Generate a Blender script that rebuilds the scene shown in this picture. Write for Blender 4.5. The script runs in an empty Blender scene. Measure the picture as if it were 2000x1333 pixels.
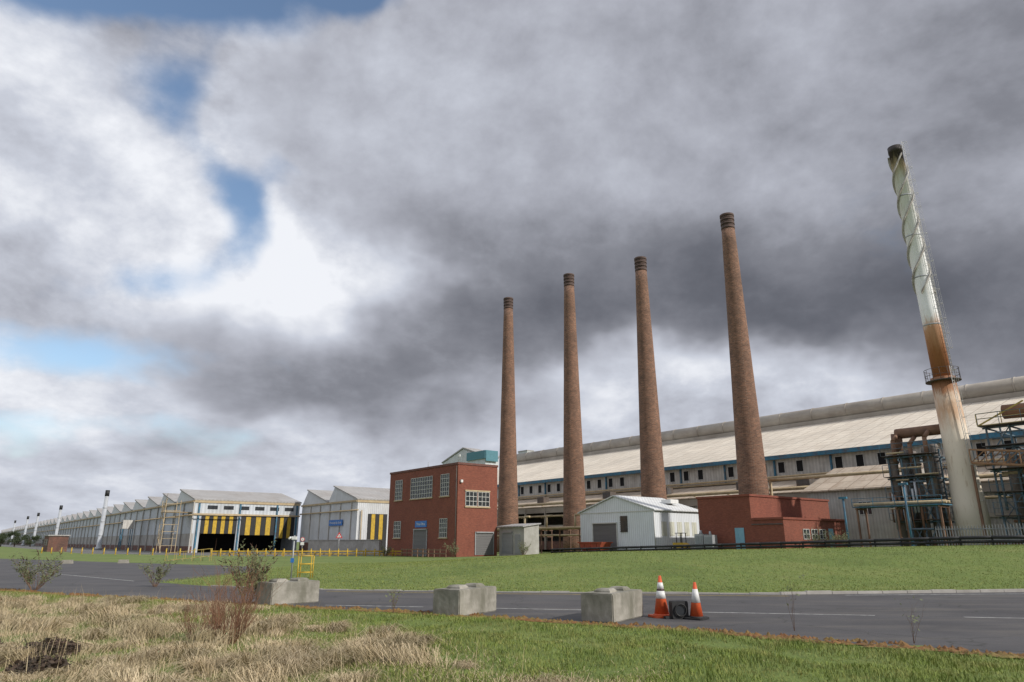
import bpy, math, random
import numpy as np
from mathutils import Vector, Matrix
random.seed(7); rng=np.random.default_rng(7)
scene=bpy.context.scene
COL=scene.collection
ROT=math.radians(-51.7); ca,sa=math.cos(ROT),math.sin(ROT)
def pl(X,Y,z=0.0): return (X*ca-Y*sa, X*sa+Y*ca, z)

# ------------------------------------------------------------------ terrain
NEX=[-140,-60,-30,-18,-15.9,-7,-1.75,2.66,7.9,14,40]
NEY=[100,52,33,26.2,24.8,20.3,17.9,15.3,11.4,7,-14]
def sstep(a): a=np.clip(a,0,1); return a*a*(3-2*a)
def gh(x,y):
    x=np.asarray(x,float); y=np.asarray(y,float)
    s=-ca*x-sa*y
    H=np.clip(1.95-0.0264*s,0,1.9)
    z=H*sstep((y-26.6)/24)*sstep((x+14)/20)
    ye=np.interp(x,NEX,NEY)
    m=np.clip((ye-y-0.25)/1.5,0,1)*(x>-60)*(x<30)*(y>-5)
    z=z+m*(0.05+0.05*np.sin(x*1.3+y*.7)*np.sin(y*1.1-x*.4)+0.03*np.sin(x*3.1)*np.sin(y*2.7))
    return z
def g(x,y): return float(gh(x,y))

# ------------------------------------------------------------------ materials
def new_mat(name):
    m=bpy.data.materials.new(name); m.use_nodes=True
    nt=m.node_tree; b=nt.nodes['Principled BSDF']
    return m,nt,b
def ramp(nt,stops,interp='LINEAR'):
    r=nt.nodes.new('ShaderNodeValToRGB'); cr=r.color_ramp; cr.interpolation=interp
    while len(cr.elements)<len(stops): cr.elements.new(.5)
    for e,(p,c) in zip(cr.elements,stops):
        e.position=p; e.color=(c[0],c[1],c[2],1)
    return r
def N(nt,t,**k):
    n=nt.nodes.new(t)
    for a,v in k.items(): setattr(n,a,v)
    return n
def math_(nt,op,a,b=None,c=None):
    n=N(nt,'ShaderNodeMath',operation=op)
    for i,v in enumerate((a,b,c)):
        if v is None: continue
        if isinstance(v,(int,float)): n.inputs[i].default_value=v
        else: nt.links.new(v,n.inputs[i])
    return n.outputs[0]
def noise_(nt,vec,scale,detail=5,rough=.55,dist=0):
    n=N(nt,'ShaderNodeTexNoise'); n.inputs['Scale'].default_value=scale
    n.inputs['Detail'].default_value=detail; n.inputs['Roughness'].default_value=rough
    n.inputs['Distortion'].default_value=dist
    if vec is not None: nt.links.new(vec,n.inputs['Vector'])
    return n.outputs['Fac']
def mixc(nt,fac,a,b,mode='MIX'):
    n=N(nt,'ShaderNodeMix',data_type='RGBA',blend_type=mode)
    if isinstance(fac,(int,float)): n.inputs[0].default_value=fac
    else: nt.links.new(fac,n.inputs[0])
    for i,v in ((6,a),(7,b)):
        if isinstance(v,tuple): n.inputs[i].default_value=(v[0],v[1],v[2],1)
        else: nt.links.new(v,n.inputs[i])
    return n.outputs[2]
def mat(name,c1,c2=None,rough=.8,scale=1.5,bump=.0,metal=0,stretch=(1,1,1),dirt=None,dirt_amt=.5,corr=0,dscale=.35,dstretch=(1,1,1)):
    m,nt,b=new_mat(name)
    if c2 is None: c2=tuple(x*.75 for x in c1)
    tc=N(nt,'ShaderNodeTexCoord'); mp=N(nt,'ShaderNodeMapping'); mp.inputs['Scale'].default_value=stretch
    nt.links.new(tc.outputs['Object'],mp.inputs[0])
    f=noise_(nt,mp.outputs[0],scale,7,.62)
    r=ramp(nt,[(.32,c2),(.66,c1)]); nt.links.new(f,r.inputs[0]); col=r.outputs[0]
    if dirt:
        mp2=N(nt,'ShaderNodeMapping'); mp2.inputs['Scale'].default_value=dstretch
        nt.links.new(tc.outputs['Object'],mp2.inputs[0])
        f2=noise_(nt,mp2.outputs[0],dscale,8,.68,.3)
        r2=ramp(nt,[(.42,(0,0,0)),(.68,(dirt_amt,)*3)]); nt.links.new(f2,r2.inputs[0])
        col=mixc(nt,r2.outputs[0],col,dirt)
    h=f
    if corr:
        sx=N(nt,'ShaderNodeSeparateXYZ'); nt.links.new(tc.outputs['Object'],sx.inputs[0])
        a=math_(nt,'ADD',sx.outputs[0],sx.outputs[1])
        w=math_(nt,'SINE',math_(nt,'MULTIPLY',a,2*math.pi/corr))
        w=math_(nt,'MULTIPLY_ADD',w,.5,.5)
        h=w
        k=math_(nt,'MULTIPLY_ADD',w,.18,.82)  # troughs darkened in the colour to suggest shade between corrugation ridges
        cc=N(nt,'ShaderNodeCombineColor')
        for i in range(3): nt.links.new(k,cc.inputs[i])
        col=mixc(nt,1.0,col,cc.outputs[0],'MULTIPLY')
    nt.links.new(col,b.inputs['Base Color'])
    b.inputs['Roughness'].default_value=rough; b.inputs['Metallic'].default_value=metal
    if bump:
        bp=N(nt,'ShaderNodeBump'); bp.inputs['Strength'].default_value=bump; bp.inputs['Distance'].default_value=.05
        nt.links.new(h,bp.inputs['Height']); nt.links.new(bp.outputs[0],b.inputs['Normal'])
    return m
def brick_mat(name,c1,c2,mortar,cyl=0.0,soot=None,bw=.23,rh=.077,ms=.012,weather=(.06,.045,.04),mott=(.62,1.3)):
    m,nt,b=new_mat(name)
    tc=N(nt,'ShaderNodeTexCoord'); s=N(nt,'ShaderNodeSeparateXYZ'); nt.links.new(tc.outputs['Object'],s.inputs[0])
    if cyl: hx=math_(nt,'MULTIPLY',math_(nt,'ARCTAN2',s.outputs[1],s.outputs[0]),cyl)
    else: hx=math_(nt,'ADD',s.outputs[0],s.outputs[1])
    cb=N(nt,'ShaderNodeCombineXYZ'); nt.links.new(hx,cb.inputs[0]); nt.links.new(s.outputs[2],cb.inputs[1])
    br=N(nt,'ShaderNodeTexBrick'); nt.links.new(cb.outputs[0],br.inputs['Vector'])
    br.inputs['Scale'].default_value=1; br.inputs['Brick Width'].default_value=bw; br.inputs['Row Height'].default_value=rh
    br.inputs['Mortar Size'].default_value=ms; br.inputs['Bias'].default_value=0
    br.inputs['Color1'].default_value=(*c1,1); br.inputs['Color2'].default_value=(*c2,1); br.inputs['Mortar'].default_value=(*mortar,1)
    f=noise_(nt,tc.outputs['Object'],.45,8,.7,.4)
    r=ramp(nt,[(.4,(.0,)*3),(.72,(.75,)*3)]); nt.links.new(f,r.inputs[0])
    col=mixc(nt,r.outputs[0],br.outputs['Color'],weather)
    mp=N(nt,'ShaderNodeMapping'); mp.inputs['Scale'].default_value=(1,1,3.0); nt.links.new(tc.outputs['Object'],mp.inputs[0])
    f3=noise_(nt,mp.outputs[0],2.6,6,.78)
    r3=ramp(nt,[(.32,(mott[0],)*3),(.68,(mott[1],)*3)]); nt.links.new(f3,r3.inputs[0])
    col=mixc(nt,1.0,col,r3.outputs[0],'MULTIPLY')
    if soot:
        z0,z1=soot
        mr=N(nt,'ShaderNodeMapRange'); mr.inputs[1].default_value=z0; mr.inputs[2].default_value=z1
        zz=math_(nt,'ADD',s.outputs[2],math_(nt,'MULTIPLY',f,4.0)); nt.links.new(zz,mr.inputs[0])
        mr.inputs[3].default_value=0; mr.inputs[4].default_value=.85
        col=mixc(nt,mr.outputs[0],col,(.035,.028,.026))
    nt.links.new(col,b.inputs['Base Color']); b.inputs['Roughness'].default_value=.9
    bp=N(nt,'ShaderNodeBump'); bp.inputs['Strength'].default_value=.35; bp.inputs['Distance'].default_value=.03
    nt.links.new(f3,bp.inputs['Height']); nt.links.new(bp.outputs[0],b.inputs['Normal'])
    return m
def height_mat(name,stops,zmax,rough=.6,metal=0,nsc=.8,amp=.12,dlo=(.66,.56,.46)):
    m,nt,b=new_mat(name)
    tc=N(nt,'ShaderNodeTexCoord'); s=N(nt,'ShaderNodeSeparateXYZ'); nt.links.new(tc.outputs['Object'],s.inputs[0])
    mp=N(nt,'ShaderNodeMapping'); mp.inputs['Scale'].default_value=(1.6,1.6,.25); nt.links.new(tc.outputs['Object'],mp.inputs[0])
    f=noise_(nt,mp.outputs[0],nsc*2,9,.78,.5)
    z=math_(nt,'DIVIDE',s.outputs[2],zmax)
    z=math_(nt,'ADD',z,math_(nt,'MULTIPLY',math_(nt,'SUBTRACT',f,.5),amp*2))
    r=ramp(nt,stops); nt.links.new(z,r.inputs[0])
    f2=noise_(nt,mp.outputs[0],nsc*4,8,.7)
    r2=ramp(nt,[(.30,dlo),(.45,(1,1,1))]); nt.links.new(f2,r2.inputs[0])
    col=mixc(nt,1.0,r.outputs[0],r2.outputs[0],'MULTIPLY')
    nt.links.new(col,b.inputs['Base Color']); b.inputs['Roughness'].default_value=rough; b.inputs['Metallic'].default_value=metal
    return m
def panel_mat(name,c1,c2,seam,dirt,bw=3.0,rh=1.6,ms=.05,dirt_amt=.7,streak=(1,.12,1)):
    m,nt,b=new_mat(name)
    tc=N(nt,'ShaderNodeTexCoord')
    br=N(nt,'ShaderNodeTexBrick'); br.offset=0; nt.links.new(tc.outputs['Object'],br.inputs['Vector'])
    br.inputs['Scale'].default_value=1; br.inputs['Brick Width'].default_value=bw; br.inputs['Row Height'].default_value=rh
    br.inputs['Mortar Size'].default_value=ms; br.inputs['Mortar Smooth'].default_value=.4
    br.inputs['Color1'].default_value=(*c1,1); br.inputs['Color2'].default_value=(*c2,1); br.inputs['Mortar'].default_value=(*seam,1)
    mp=N(nt,'ShaderNodeMapping'); mp.inputs['Scale'].default_value=streak; nt.links.new(tc.outputs['Object'],mp.inputs[0])
    f=noise_(nt,mp.outputs[0],1.4,8,.7)
    r=ramp(nt,[(.45,(0,)*3),(.75,(dirt_amt,)*3)]); nt.links.new(f,r.inputs[0])
    col=mixc(nt,r.outputs[0],br.outputs['Color'],dirt)
    f2=noise_(nt,tc.outputs['Object'],.12,5,.6)
    r2=ramp(nt,[(.35,(.85,)*3),(.65,(1.05,)*3)]); nt.links.new(f2,r2.inputs[0])
    col=mixc(nt,1.0,col,r2.outputs[0],'MULTIPLY')
    nt.links.new(col,b.inputs['Base Color']); b.inputs['Roughness'].default_value=.85
    return m

BR_CH=brick_mat('chimney_brick',(.285,.135,.078),(.15,.072,.046),(.26,.19,.14),cyl=1.6,soot=(45,50),bw=.5,rh=.17,ms=.022,weather=(.10,.06,.042),mott=(.52,1.35))
BR_RED=brick_mat('red_brick',(.29,.076,.042),(.215,.054,.031),(.18,.09,.065),weather=(.16,.05,.033),mott=(.72,1.2))
BR_DK=brick_mat('old_brick',(.22,.08,.055),(.16,.055,.04),(.2,.14,.11))
GLASS=mat('dirty_window_glass',(.045,.05,.055),(.02,.022,.025),rough=.2)
DARK=mat('unlit_interior',(.012,.012,.013),(.006,.006,.007),rough=.95)
FRAME_W=mat('white_window_frame',(.62,.62,.59),(.5,.49,.46),scale=6)
CONC=mat('weathered_concrete',(.40,.375,.325),(.24,.225,.19),scale=3,bump=.25,dirt=(.13,.125,.09),dirt_amt=.85,dscale=1.6,dstretch=(1,1,.5))
CONC_L=mat('pale_concrete',(.45,.43,.4),(.33,.31,.28),scale=2,dirt=(.2,.18,.15))
CLAD_W=mat('white_cladding',(.70,.72,.74),(.6,.62,.64),scale=.8,corr=.33,bump=.5,dirt=(.38,.35,.31),dirt_amt=.35,dstretch=(1,1,.3))
CLAD_SHED=mat('shed_cladding',(.78,.81,.84),(.71,.74,.77),scale=.6,corr=.3,bump=.6,dirt=(.55,.55,.53),dirt_amt=.2)
CLAD_G=mat('grey_cladding',(.50,.49,.465),(.38,.37,.345),scale=.8,corr=.35,bump=.5,dirt=(.2,.14,.095),dirt_amt=.45,dstretch=(1,1,.25))
WALL_OFF=mat('stained_off_white_wall',(.64,.62,.58),(.5,.48,.44),scale=1.2,corr=.5,dirt=(.2,.155,.12),dirt_amt=.5,dscale=.9,dstretch=(1,1,.3))
ROOF_G=mat('grey_sheet_roof',(.46,.45,.44),(.36,.35,.34),scale=.5,corr=.6,dirt=(.24,.2,.17),dirt_amt=.5,dscale=.25)
ROOF_MAIN=panel_mat('stained_roof_sheets',(.80,.72,.60),(.73,.65,.54),(.36,.30,.24),(.50,.40,.29),bw=2.4,rh=1.9,ms=.06,dirt_amt=.55)
ROOF_LOW=panel_mat('rusty_roof_sheets',(.56,.47,.37),(.48,.4,.31),(.26,.2,.15),(.28,.18,.11),bw=2.0,rh=2.2,ms=.06)
DUCT=mat('ridge_vent_steel',(.46,.415,.36),(.32,.29,.25),scale=.35,dirt=(.18,.14,.11),dirt_amt=.55,dstretch=(.25,1,1))
BLUE=mat('blue_painted_steel',(.05,.20,.31),(.03,.12,.19),scale=2,dirt=(.12,.06,.035),dirt_amt=.6,dscale=1.2)
BLUEG=mat('faded_blue_grey_steel',(.12,.21,.27),(.07,.125,.165),scale=2,dirt=(.13,.075,.045),dirt_amt=.65,dscale=1.2)
TEAL=mat('teal_trim',(.10,.24,.29),(.08,.2,.24))
CREAM=mat('cream_pipe_paint',(.56,.45,.28),(.4,.32,.2),scale=2,dirt=(.2,.11,.06),dirt_amt=.5,dscale=1)
YEL=mat('yellow_paint',(.62,.41,.045),(.5,.32,.03),scale=3,dirt=(.2,.14,.05),dirt_amt=.5,dscale=2)
YELS=mat('faded_yellow_steel',(.5,.38,.10),(.35,.25,.08),scale=3)
BLK=mat('black_paint',(.02,.02,.021),(.012,.012,.012),scale=3,rough=.6)
RUST=mat('rusted_steel',(.20,.115,.075),(.11,.062,.045),scale=1.5,dirt=(.26,.13,.06),dirt_amt=.6)
DKSTEEL=mat('dark_steel',(.10,.097,.095),(.055,.05,.048),scale=2,dirt=(.16,.095,.055),dirt_amt=.6)
GALV=mat('galvanised_steel',(.42,.43,.44),(.3,.31,.32),rough=.5,metal=.35,scale=2)
GALVD=mat('weathered_galvanised_pales',(.27,.28,.29),(.18,.185,.19),rough=.6,scale=2)
SILVER=mat('silver_flue',(.6,.62,.65),(.46,.48,.5),rough=.45,metal=.3,scale=1)
SHUT=mat('roller_shutter',(.17,.165,.165),(.12,.115,.115),stretch=(.2,.2,9),scale=1.5,rough=.6)
SHUTR=mat('grey_shutter',(.33,.34,.35),(.25,.255,.265),stretch=(.2,.2,9),scale=1.5,rough=.6)
BLUEDOOR=mat('pale_blue_door',(.22,.42,.52),(.17,.33,.42))
SIGNB=mat('blue_sign',(.03,.18,.52),(.03,.15,.46),rough=.5)
WHITE=mat('white_plastic',(.75,.75,.73),(.62,.62,.6),scale=5,rough=.5)
ORANGE=mat('orange_plastic',(.75,.12,.03),(.58,.085,.025),scale=6,rough=.5,dirt=(.3,.1,.05),dirt_amt=.5,dscale=6)
RUBBER=mat('black_rubber',(.025,.025,.026),(.015,.015,.015),scale=6,rough=.7)
REDP=mat('red_sign_paint',(.6,.03,.03),(.5,.025,.025))
SKIPR=mat('worn_red_skip_paint',(.45,.08,.035),(.26,.06,.03),dirt=(.15,.07,.04))
STACK_UP=height_mat('white_stack_paint',[(.0,(.26,.11,.05)),(.46,(.37,.15,.06)),(.52,(.55,.30,.17)),(.55,(.84,.84,.83)),(.90,(.83,.83,.82)),(.945,(.50,.40,.28)),(.972,(.04,.03,.027))],41.8,amp=.06,dlo=(.72,.67,.6))
STACK_LO=height_mat('cream_stack_paint',[(.0,(.72,.66,.57)),(.68,(.72,.62,.49)),(.80,(.5,.31,.18)),(.88,(.62,.48,.35)),(.93,(.36,.17,.08)),(1,(.30,.14,.07))],16.8,amp=.16)
STRAKE=mat('strake_paint',(.50,.48,.45),(.28,.24,.2),scale=2)

def asphalt():
    m,nt,b=new_mat('asphalt'); tc=N(nt,'ShaderNodeTexCoord'); o=tc.outputs['Object']
    f=noise_(nt,o,.35,9,.6,.3); r=ramp(nt,[(.3,(.048,.046,.049)),(.7,(.088,.084,.086))]); nt.links.new(f,r.inputs[0])
    f2=noise_(nt,o,40,4,.7); r2=ramp(nt,[(.3,(.7,)*3),(.7,(1.25,)*3)]); nt.links.new(f2,r2.inputs[0])
    col=mixc(nt,1.0,r.outputs[0],r2.outputs[0],'MULTIPLY')
    vo=N(nt,'ShaderNodeTexVoronoi',feature='DISTANCE_TO_EDGE'); vo.inputs['Scale'].default_value=.28
    nz=N(nt,'ShaderNodeTexNoise'); nz.inputs['Scale'].default_value=.9; nt.links.new(o,nz.inputs[0])
    ad=N(nt,'ShaderNodeVectorMath',operation='ADD'); nt.links.new(o,ad.inputs[0]); nt.links.new(nz.outputs['Color'],ad.inputs[1])
    nt.links.new(ad.outputs[0],vo.inputs['Vector'])
    r3=ramp(nt,[(.0,(.7,)*3),(.008,(.0,)*3)]); nt.links.new(vo.outputs['Distance'],r3.inputs[0])
    col=mixc(nt,r3.outputs[0],col,(.02,.022,.018))
    mp=N(nt,'ShaderNodeMapping'); mp.inputs['Rotation'].default_value=(0,0,.2); mp.inputs['Scale'].default_value=(.3,1.6,1); nt.links.new(o,mp.inputs[0])
    f4=noise_(nt,mp.outputs[0],.8,6,.7); r4=ramp(nt,[(.48,(0,)*3),(.72,(.6,)*3)]); nt.links.new(f4,r4.inputs[0])
    col=mixc(nt,r4.outputs[0],col,(.14,.125,.108))
    nt.links.new(col,b.inputs['Base Color']); b.inputs['Roughness'].default_value=.82
    bp=N(nt,'ShaderNodeBump'); bp.inputs['Strength'].default_value=.4; bp.inputs['Distance'].default_value=.01
    nt.links.new(f2,bp.inputs['Height']); nt.links.new(bp.outputs[0],b.inputs['Normal'])
    return m
ASPH=asphalt()
def ground_mat():
    m,nt,b=new_mat('grass_ground'); tc=N(nt,'ShaderNodeTexCoord'); o=tc.outputs['Object']
    f=noise_(nt,o,.22,8,.62,.4)
    r=ramp(nt,[(.3,(.105,.155,.028)),(.5,(.14,.195,.04)),(.7,(.19,.22,.06))]); nt.links.new(f,r.inputs[0])
    mp=N(nt,'ShaderNodeMapping'); mp.inputs['Scale'].default_value=(1,.35,1); nt.links.new(o,mp.inputs[0])
    f2=noise_(nt,mp.outputs[0],3.5,8,.75); r2=ramp(nt,[(.3,(.75,.75,.68)),(.7,(1.2,1.18,1.15))]); nt.links.new(f2,r2.inputs[0])
    col=mixc(nt,1.0,r.outputs[0],r2.outputs[0],'MULTIPLY')
    f3=noise_(nt,o,.9,7,.7,.5); r3=ramp(nt,[(.56,(0,)*3),(.75,(.4,)*3)]); nt.links.new(f3,r3.inputs[0])
    col=mixc(nt,r3.outputs[0],col,(.23,.19,.08))
    f5=noise_(nt,o,25,3,.7); r5=ramp(nt,[(.3,(.7,)*3),(.7,(1.2,)*3)]); nt.links.new(f5,r5.inputs[0])
    col=mixc(nt,1.0,col,r5.outputs[0],'MULTIPLY')
    nt.links.new(col,b.inputs['Base Color']); b.inputs['Roughness'].default_value=.95
    bp=N(nt,'ShaderNodeBump'); bp.inputs['Strength'].default_value=.6; bp.inputs['Distance'].default_value=.07
    nt.links.new(f2,bp.inputs['Height']); nt.links.new(bp.outputs[0],b.inputs['Normal'])
    return m
GROUND=ground_mat()
BLADE=mat('grass_blade',(.20,.26,.045),(.10,.15,.024),scale=1.3,rough=.8,dirt=(.34,.29,.11),dirt_amt=.65,dscale=2.2)
STRAW=mat('dead_grass',(.68,.56,.37),(.40,.30,.17),scale=3,rough=.85,dirt=(.20,.17,.075),dirt_amt=.7,dscale=1.1)
MOSS=mat('rusty_moss',(.24,.105,.03),(.10,.045,.016),scale=5,bump=.9,dirt=(.19,.18,.045),dirt_amt=.8,dscale=1.2)
TWIG=mat('bare_twigs',(.22,.13,.08),(.14,.08,.05),scale=9)
TWIGR=mat('reddish_dead_stems',(.27,.135,.075),(.15,.075,.045),scale=9)
LEAF=mat('grey_green_leaves',(.17,.185,.09),(.09,.115,.05),scale=9)
LEAFD=mat('dark_leaves',(.045,.065,.022),(.02,.03,.012),scale=3)
BRAMB=mat('bramble_leaves',(.085,.05,.033),(.03,.026,.016),scale=4)
BARK=mat('bark',(.09,.07,.05))
FLOWER=mat('dried_flower_heads',(.11,.06,.035),(.07,.04,.025))
PAINTW=mat('worn_white_marking',(.55,.55,.53),(.16,.16,.16),scale=5)
PAINTY=mat('worn_yellow_marking',(.45,.34,.12),(.14,.12,.08),scale=4)

# ------------------------------------------------------------------ mesh helper
class M:
    def __init__(s,auto=False): s.v=[];s.f=[];s.m=[];s.s=[];s.g=[];s.gid=0;s.auto=auto
    def nxt(s): s.gid+=1; return s
    def _f(s,f,m,sm): s.f.append(f);s.m.append(m);s.s.append(sm);s.g.append(s.gid)
    def _a(s,vs,fs,m=0,sm=False):
        if s.auto: s.gid+=1
        o=len(s.v); s.v+= [tuple(p) for p in vs]
        for f in fs: s._f([o+i for i in f],m,sm)
        return s
    def box(s,x0,x1,y0,y1,z0,z1,m=0):
        vs=[(x,y,z) for z in(z0,z1) for y in(y0,y1) for x in(x0,x1)]
        return s._a(vs,[(0,2,3,1),(4,5,7,6),(0,1,5,4),(2,6,7,3),(0,4,6,2),(1,3,7,5)],m)
    def poly(s,pts,m=0): return s._a(pts,[list(range(len(pts)))],m)
    def extr(s,pts,vec,m=0):
        n=len(pts); v=Vector(vec); q=[tuple(Vector(p)+v) for p in pts]
        fs=[list(range(n))[::-1],list(range(n,2*n))]+[(i,(i+1)%n,n+(i+1)%n,n+i) for i in range(n)]
        return s._a(list(pts)+q,fs,m)
    def tube(s,p0,p1,r0,r1=None,n=8,m=0,caps=True,sm=True):
        r1=r0 if r1 is None else r1
        p0=Vector(p0);p1=Vector(p1); d=(p1-p0)
        if d.length<1e-6: return s
        d.normalize()
        a=d.orthogonal().normalized(); b=d.cross(a)
        vs=[]
        for p,r in((p0,r0),(p1,r1)):
            for i in range(n):
                t=2*math.pi*i/n; vs.append(p+a*math.cos(t)*r+b*math.sin(t)*r)
        s._a(vs,[(i,(i+1)%n,n+(i+1)%n,n+i) for i in range(n)],m,sm)
        if caps:
            o=len(s.v)-2*n
            s._f([o+i for i in range(n)][::-1],m,False); s._f([o+n+i for i in range(n)],m,False)
        return s
    def beam(s,p0,p1,w=.15,m=0): return s.tube(p0,p1,w*.7,n=4,m=m,sm=False)
    def lathe(s,prof,n=32,m=0,cx=0,cy=0,sm=True,cap=True):
        vs=[];fs=[]
        for r,z in prof:
            for i in range(n):
                t=2*math.pi*i/n; vs.append((cx+r*math.cos(t),cy+r*math.sin(t),z))
        for k in range(len(prof)-1):
            for i in range(n):
                j=(i+1)%n; fs.append((k*n+i,k*n+j,(k+1)*n+j,(k+1)*n+i))
        s._a(vs,fs,m,sm)
        if cap:
            o=len(s.v)-len(vs)
            s._f([o+i for i in range(n)][::-1],m,False)
            o+= (len(prof)-1)*n
            s._f([o+i for i in range(n)],m,False)
        return s
    def obj(s,name,mats,parent=None,loc=(0,0,0),rot=0.0,**props):
        me=bpy.data.meshes.new(name); me.from_pydata(s.v,[],s.f)
        if not isinstance(mats,(list,tuple)): mats=[mats]
        for x in mats: me.materials.append(x)
        me.polygons.foreach_set('material_index',s.m); me.polygons.foreach_set('use_smooth',s.s); me.update()
        o=bpy.data.objects.new(name,me); COL.objects.link(o)
        if parent: o.parent=parent
        o.location=loc; o.rotation_euler=(0,0,rot)
        for k,v in props.items(): o[k]=v
        return o
    def parts(s,name,mats,parent=None):
        ids=sorted(set(s.g)); out=[]
        for gi in ids:
            q=M(); mp={}
            for f,mm,ss,gg in zip(s.f,s.m,s.s,s.g):
                if gg!=gi: continue
                nf=[]
                for i in f:
                    if i not in mp: mp[i]=len(q.v); q.v.append(s.v[i])
                    nf.append(mp[i])
                q._f(nf,mm,ss)
            out.append(q.obj(name,mats,parent))
        return out
def thing(name,label,cat,loc=(0,0,0),rot=0.0,group=None):
    o=bpy.data.objects.new(name,None); COL.objects.link(o); o.empty_display_size=.5
    o.location=loc; o.rotation_euler=(0,0,rot); o['label']=label; o['category']=cat
    if group: o['group']=group
    return o
def dup(root,loc,rot=None,label=None,scale=None):
    r=root.copy(); COL.objects.link(r); r.location=loc
    if rot is not None: r.rotation_euler=(0,0,rot)
    if label: r['label']=label
    if scale: r.scale=(scale,)*3
    def rec(a,b):
        for c in a.children:
            if c==b: continue
            d=c.copy(); COL.objects.link(d); d.parent=b; rec(c,d)
    rec(root,r)
    return r
def text(txt,size,parent,loc,rotz,matl,name='sign_lettering'):
    cu=bpy.data.curves.new(name,'FONT'); cu.body=txt; cu.size=size; cu.align_x='CENTER'; cu.align_y='CENTER'; cu.extrude=.004
    t=bpy.data.objects.new('tmp',cu); COL.objects.link(t)
    dg=bpy.context.evaluated_depsgraph_get(); me=bpy.data.meshes.new_from_object(t.evaluated_get(dg))
    bpy.data.objects.remove(t)
    o=bpy.data.objects.new(name,me); me.materials.clear(); me.materials.append(matl); COL.objects.link(o)
    o.parent=parent; o.location=loc; o.rotation_euler=(math.radians(90),0,rotz)
    return o
def window(parent,face,a0,a1,z0,z1,plane,cols=3,rows=3,fm=None,gm=None,name='window',t=.05):
    fm=fm or FRAME_W; gm=gm or GLASS; m=M()
    def bx(p0,p1,q0,q1,d0,d1,mi):
        if face=='F': m.box(p0,p1,plane-d1,plane-d0,q0,q1,mi)
        else: m.box(plane+d0,plane+d1,p0,p1,q0,q1,mi)
    bx(a0,a1,z0,z1,.004,.02,1)
    for i in range(cols+1):
        x=a0+(a1-a0)*i/cols; bx(x-t/2,x+t/2,z0,z1,.02,.07,0)
    for i in range(rows+1):
        z=z0+(z1-z0)*i/rows; bx(a0,a1,z-t/2,z+t/2,.02,.062,0)
    return m.obj(name,[fm,gm],parent)

# ------------------------------------------------------------------ ground, road
def ax(dense0,dense1,step,lo,hi):
    a=list(np.arange(dense0,dense1+.01,step)); s=step
    while a[-1]<hi: s*=1.35; a.append(a[-1]+s)
    s=step
    while a[0]>lo: s*=1.35; a.insert(0,a[0]-s)
    return np.array(a)
xs=ax(-40,60,.8,-5000,5000); ys=ax(0,90,.8,-300,6000)
XX,YY=np.meshgrid(xs,ys); ZZ=gh(XX,YY)
nx,ny=len(xs),len(ys)
gm=M(); gm.v=[tuple(p) for p in np.stack([XX.ravel(),YY.ravel(),ZZ.ravel()],1)]
gm.f=[(j*nx+i,j*nx+i+1,(j+1)*nx+i+1,(j+1)*nx+i) for j in range(ny-1) for i in range(nx-1)]
gm.m=[0]*len(gm.f); gm.s=[True]*len(gm.f)
gm.obj('ground',GROUND,kind='structure',label='green and straw coloured rough grass ground')
near=[(40,-14),(14,7),(7.9,11.4),(2.66,15.3),(-1.75,17.9),(-7,20.3),(-15.9,24.8),(-18,26.2),(-30,33),(-60,52),(-140,100)]
far=[(-140,125),(-51.6,74),(-33,61),(-19.1,52),(-15.2,43),(-15.5,31.5),(-12,28.8),(-7,26.55),(0,25.3),(9,24.3),(20,25.8),(80,26.5)]
r=M(); r.poly([(x,y,.004) for x,y in [(80,-14)]+near+far]); r.obj('road',ASPH,kind='structure',label='cracked dark tarmac service road')
y=M()
y.poly([(p[0],p[1],.004) for p in [pl(-700,16),pl(-125,16),pl(-88,30),pl(-83.5,44),pl(-83.5,60),pl(-700,60)]])
y.obj('yard',mat('yard_concrete',(.16,.155,.145),(.1,.098,.09),scale=.5),kind='structure')
def strip(p0,p1,w,z,m,mi=0):
    a=Vector((*p0,0));b=Vector((*p1,0));d=(b-a).normalized();n=Vector((-d.y,d.x,0))*w/2
    m.poly([(q.x,q.y,z) for q in (a-n,b-n,b+n,a+n)],mi)
mk=M()
for a,b in [((-6.6,25.75),(0,24.55)),((0,24.55),(9,23.55)),((-6.6,25.95),(0,24.75)),((0,24.75),(9,23.75))]: strip(a,b,.09,.008,mk,1)
for x0,x1 in [(-12,-8),(-5.2,-2.4),(-.8,1.9),(4.6,8.7),(10.6,13.5)]:
    strip((x0,19.3-.2*x0),(x1,19.3-.2*x1),.1,.008,mk,0)
strip((-30,44),(-17,32.5),.1,.008,mk,0)
strip((11,24.0),(20,24.9),.12,.0085,mk,0)
mk.obj('road_marking',[PAINTW,PAINTY],kind='structure')
kb=M()
fk=[(-12,28.8),(-7,26.55),(0,25.3),(9,24.3),(20,25.8),(60,26.4)]
for (x0,y0),(x1,y1) in zip(fk,fk[1:]):
    L=math.hypot(x1-x0,y1-y0); n=int(L/.92)
    d=Vector((x1-x0,y1-y0,0)).normalized(); nn=Vector((-d.y,d.x,0))
    for i in range(n):
        a=Vector((x0,y0,0))+d*(i*L/n+.01); b=Vector((x0,y0,0))+d*((i+1)*L/n-.01)
        h=.1+random.uniform(-.015,.015) if x0>=8 else .055+random.uniform(-.03,.01)
        kb.extr([tuple(a),tuple(b),tuple(b+nn*.14),tuple(a+nn*.14)],(0,0,h))
kb.obj('kerb',CONC_L,kind='structure')
ms=M(); pe=near[1:9]; acc=0
def wob(t): return .5+.5*math.sin(t*1.1)*math.sin(t*.47+1)
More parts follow.
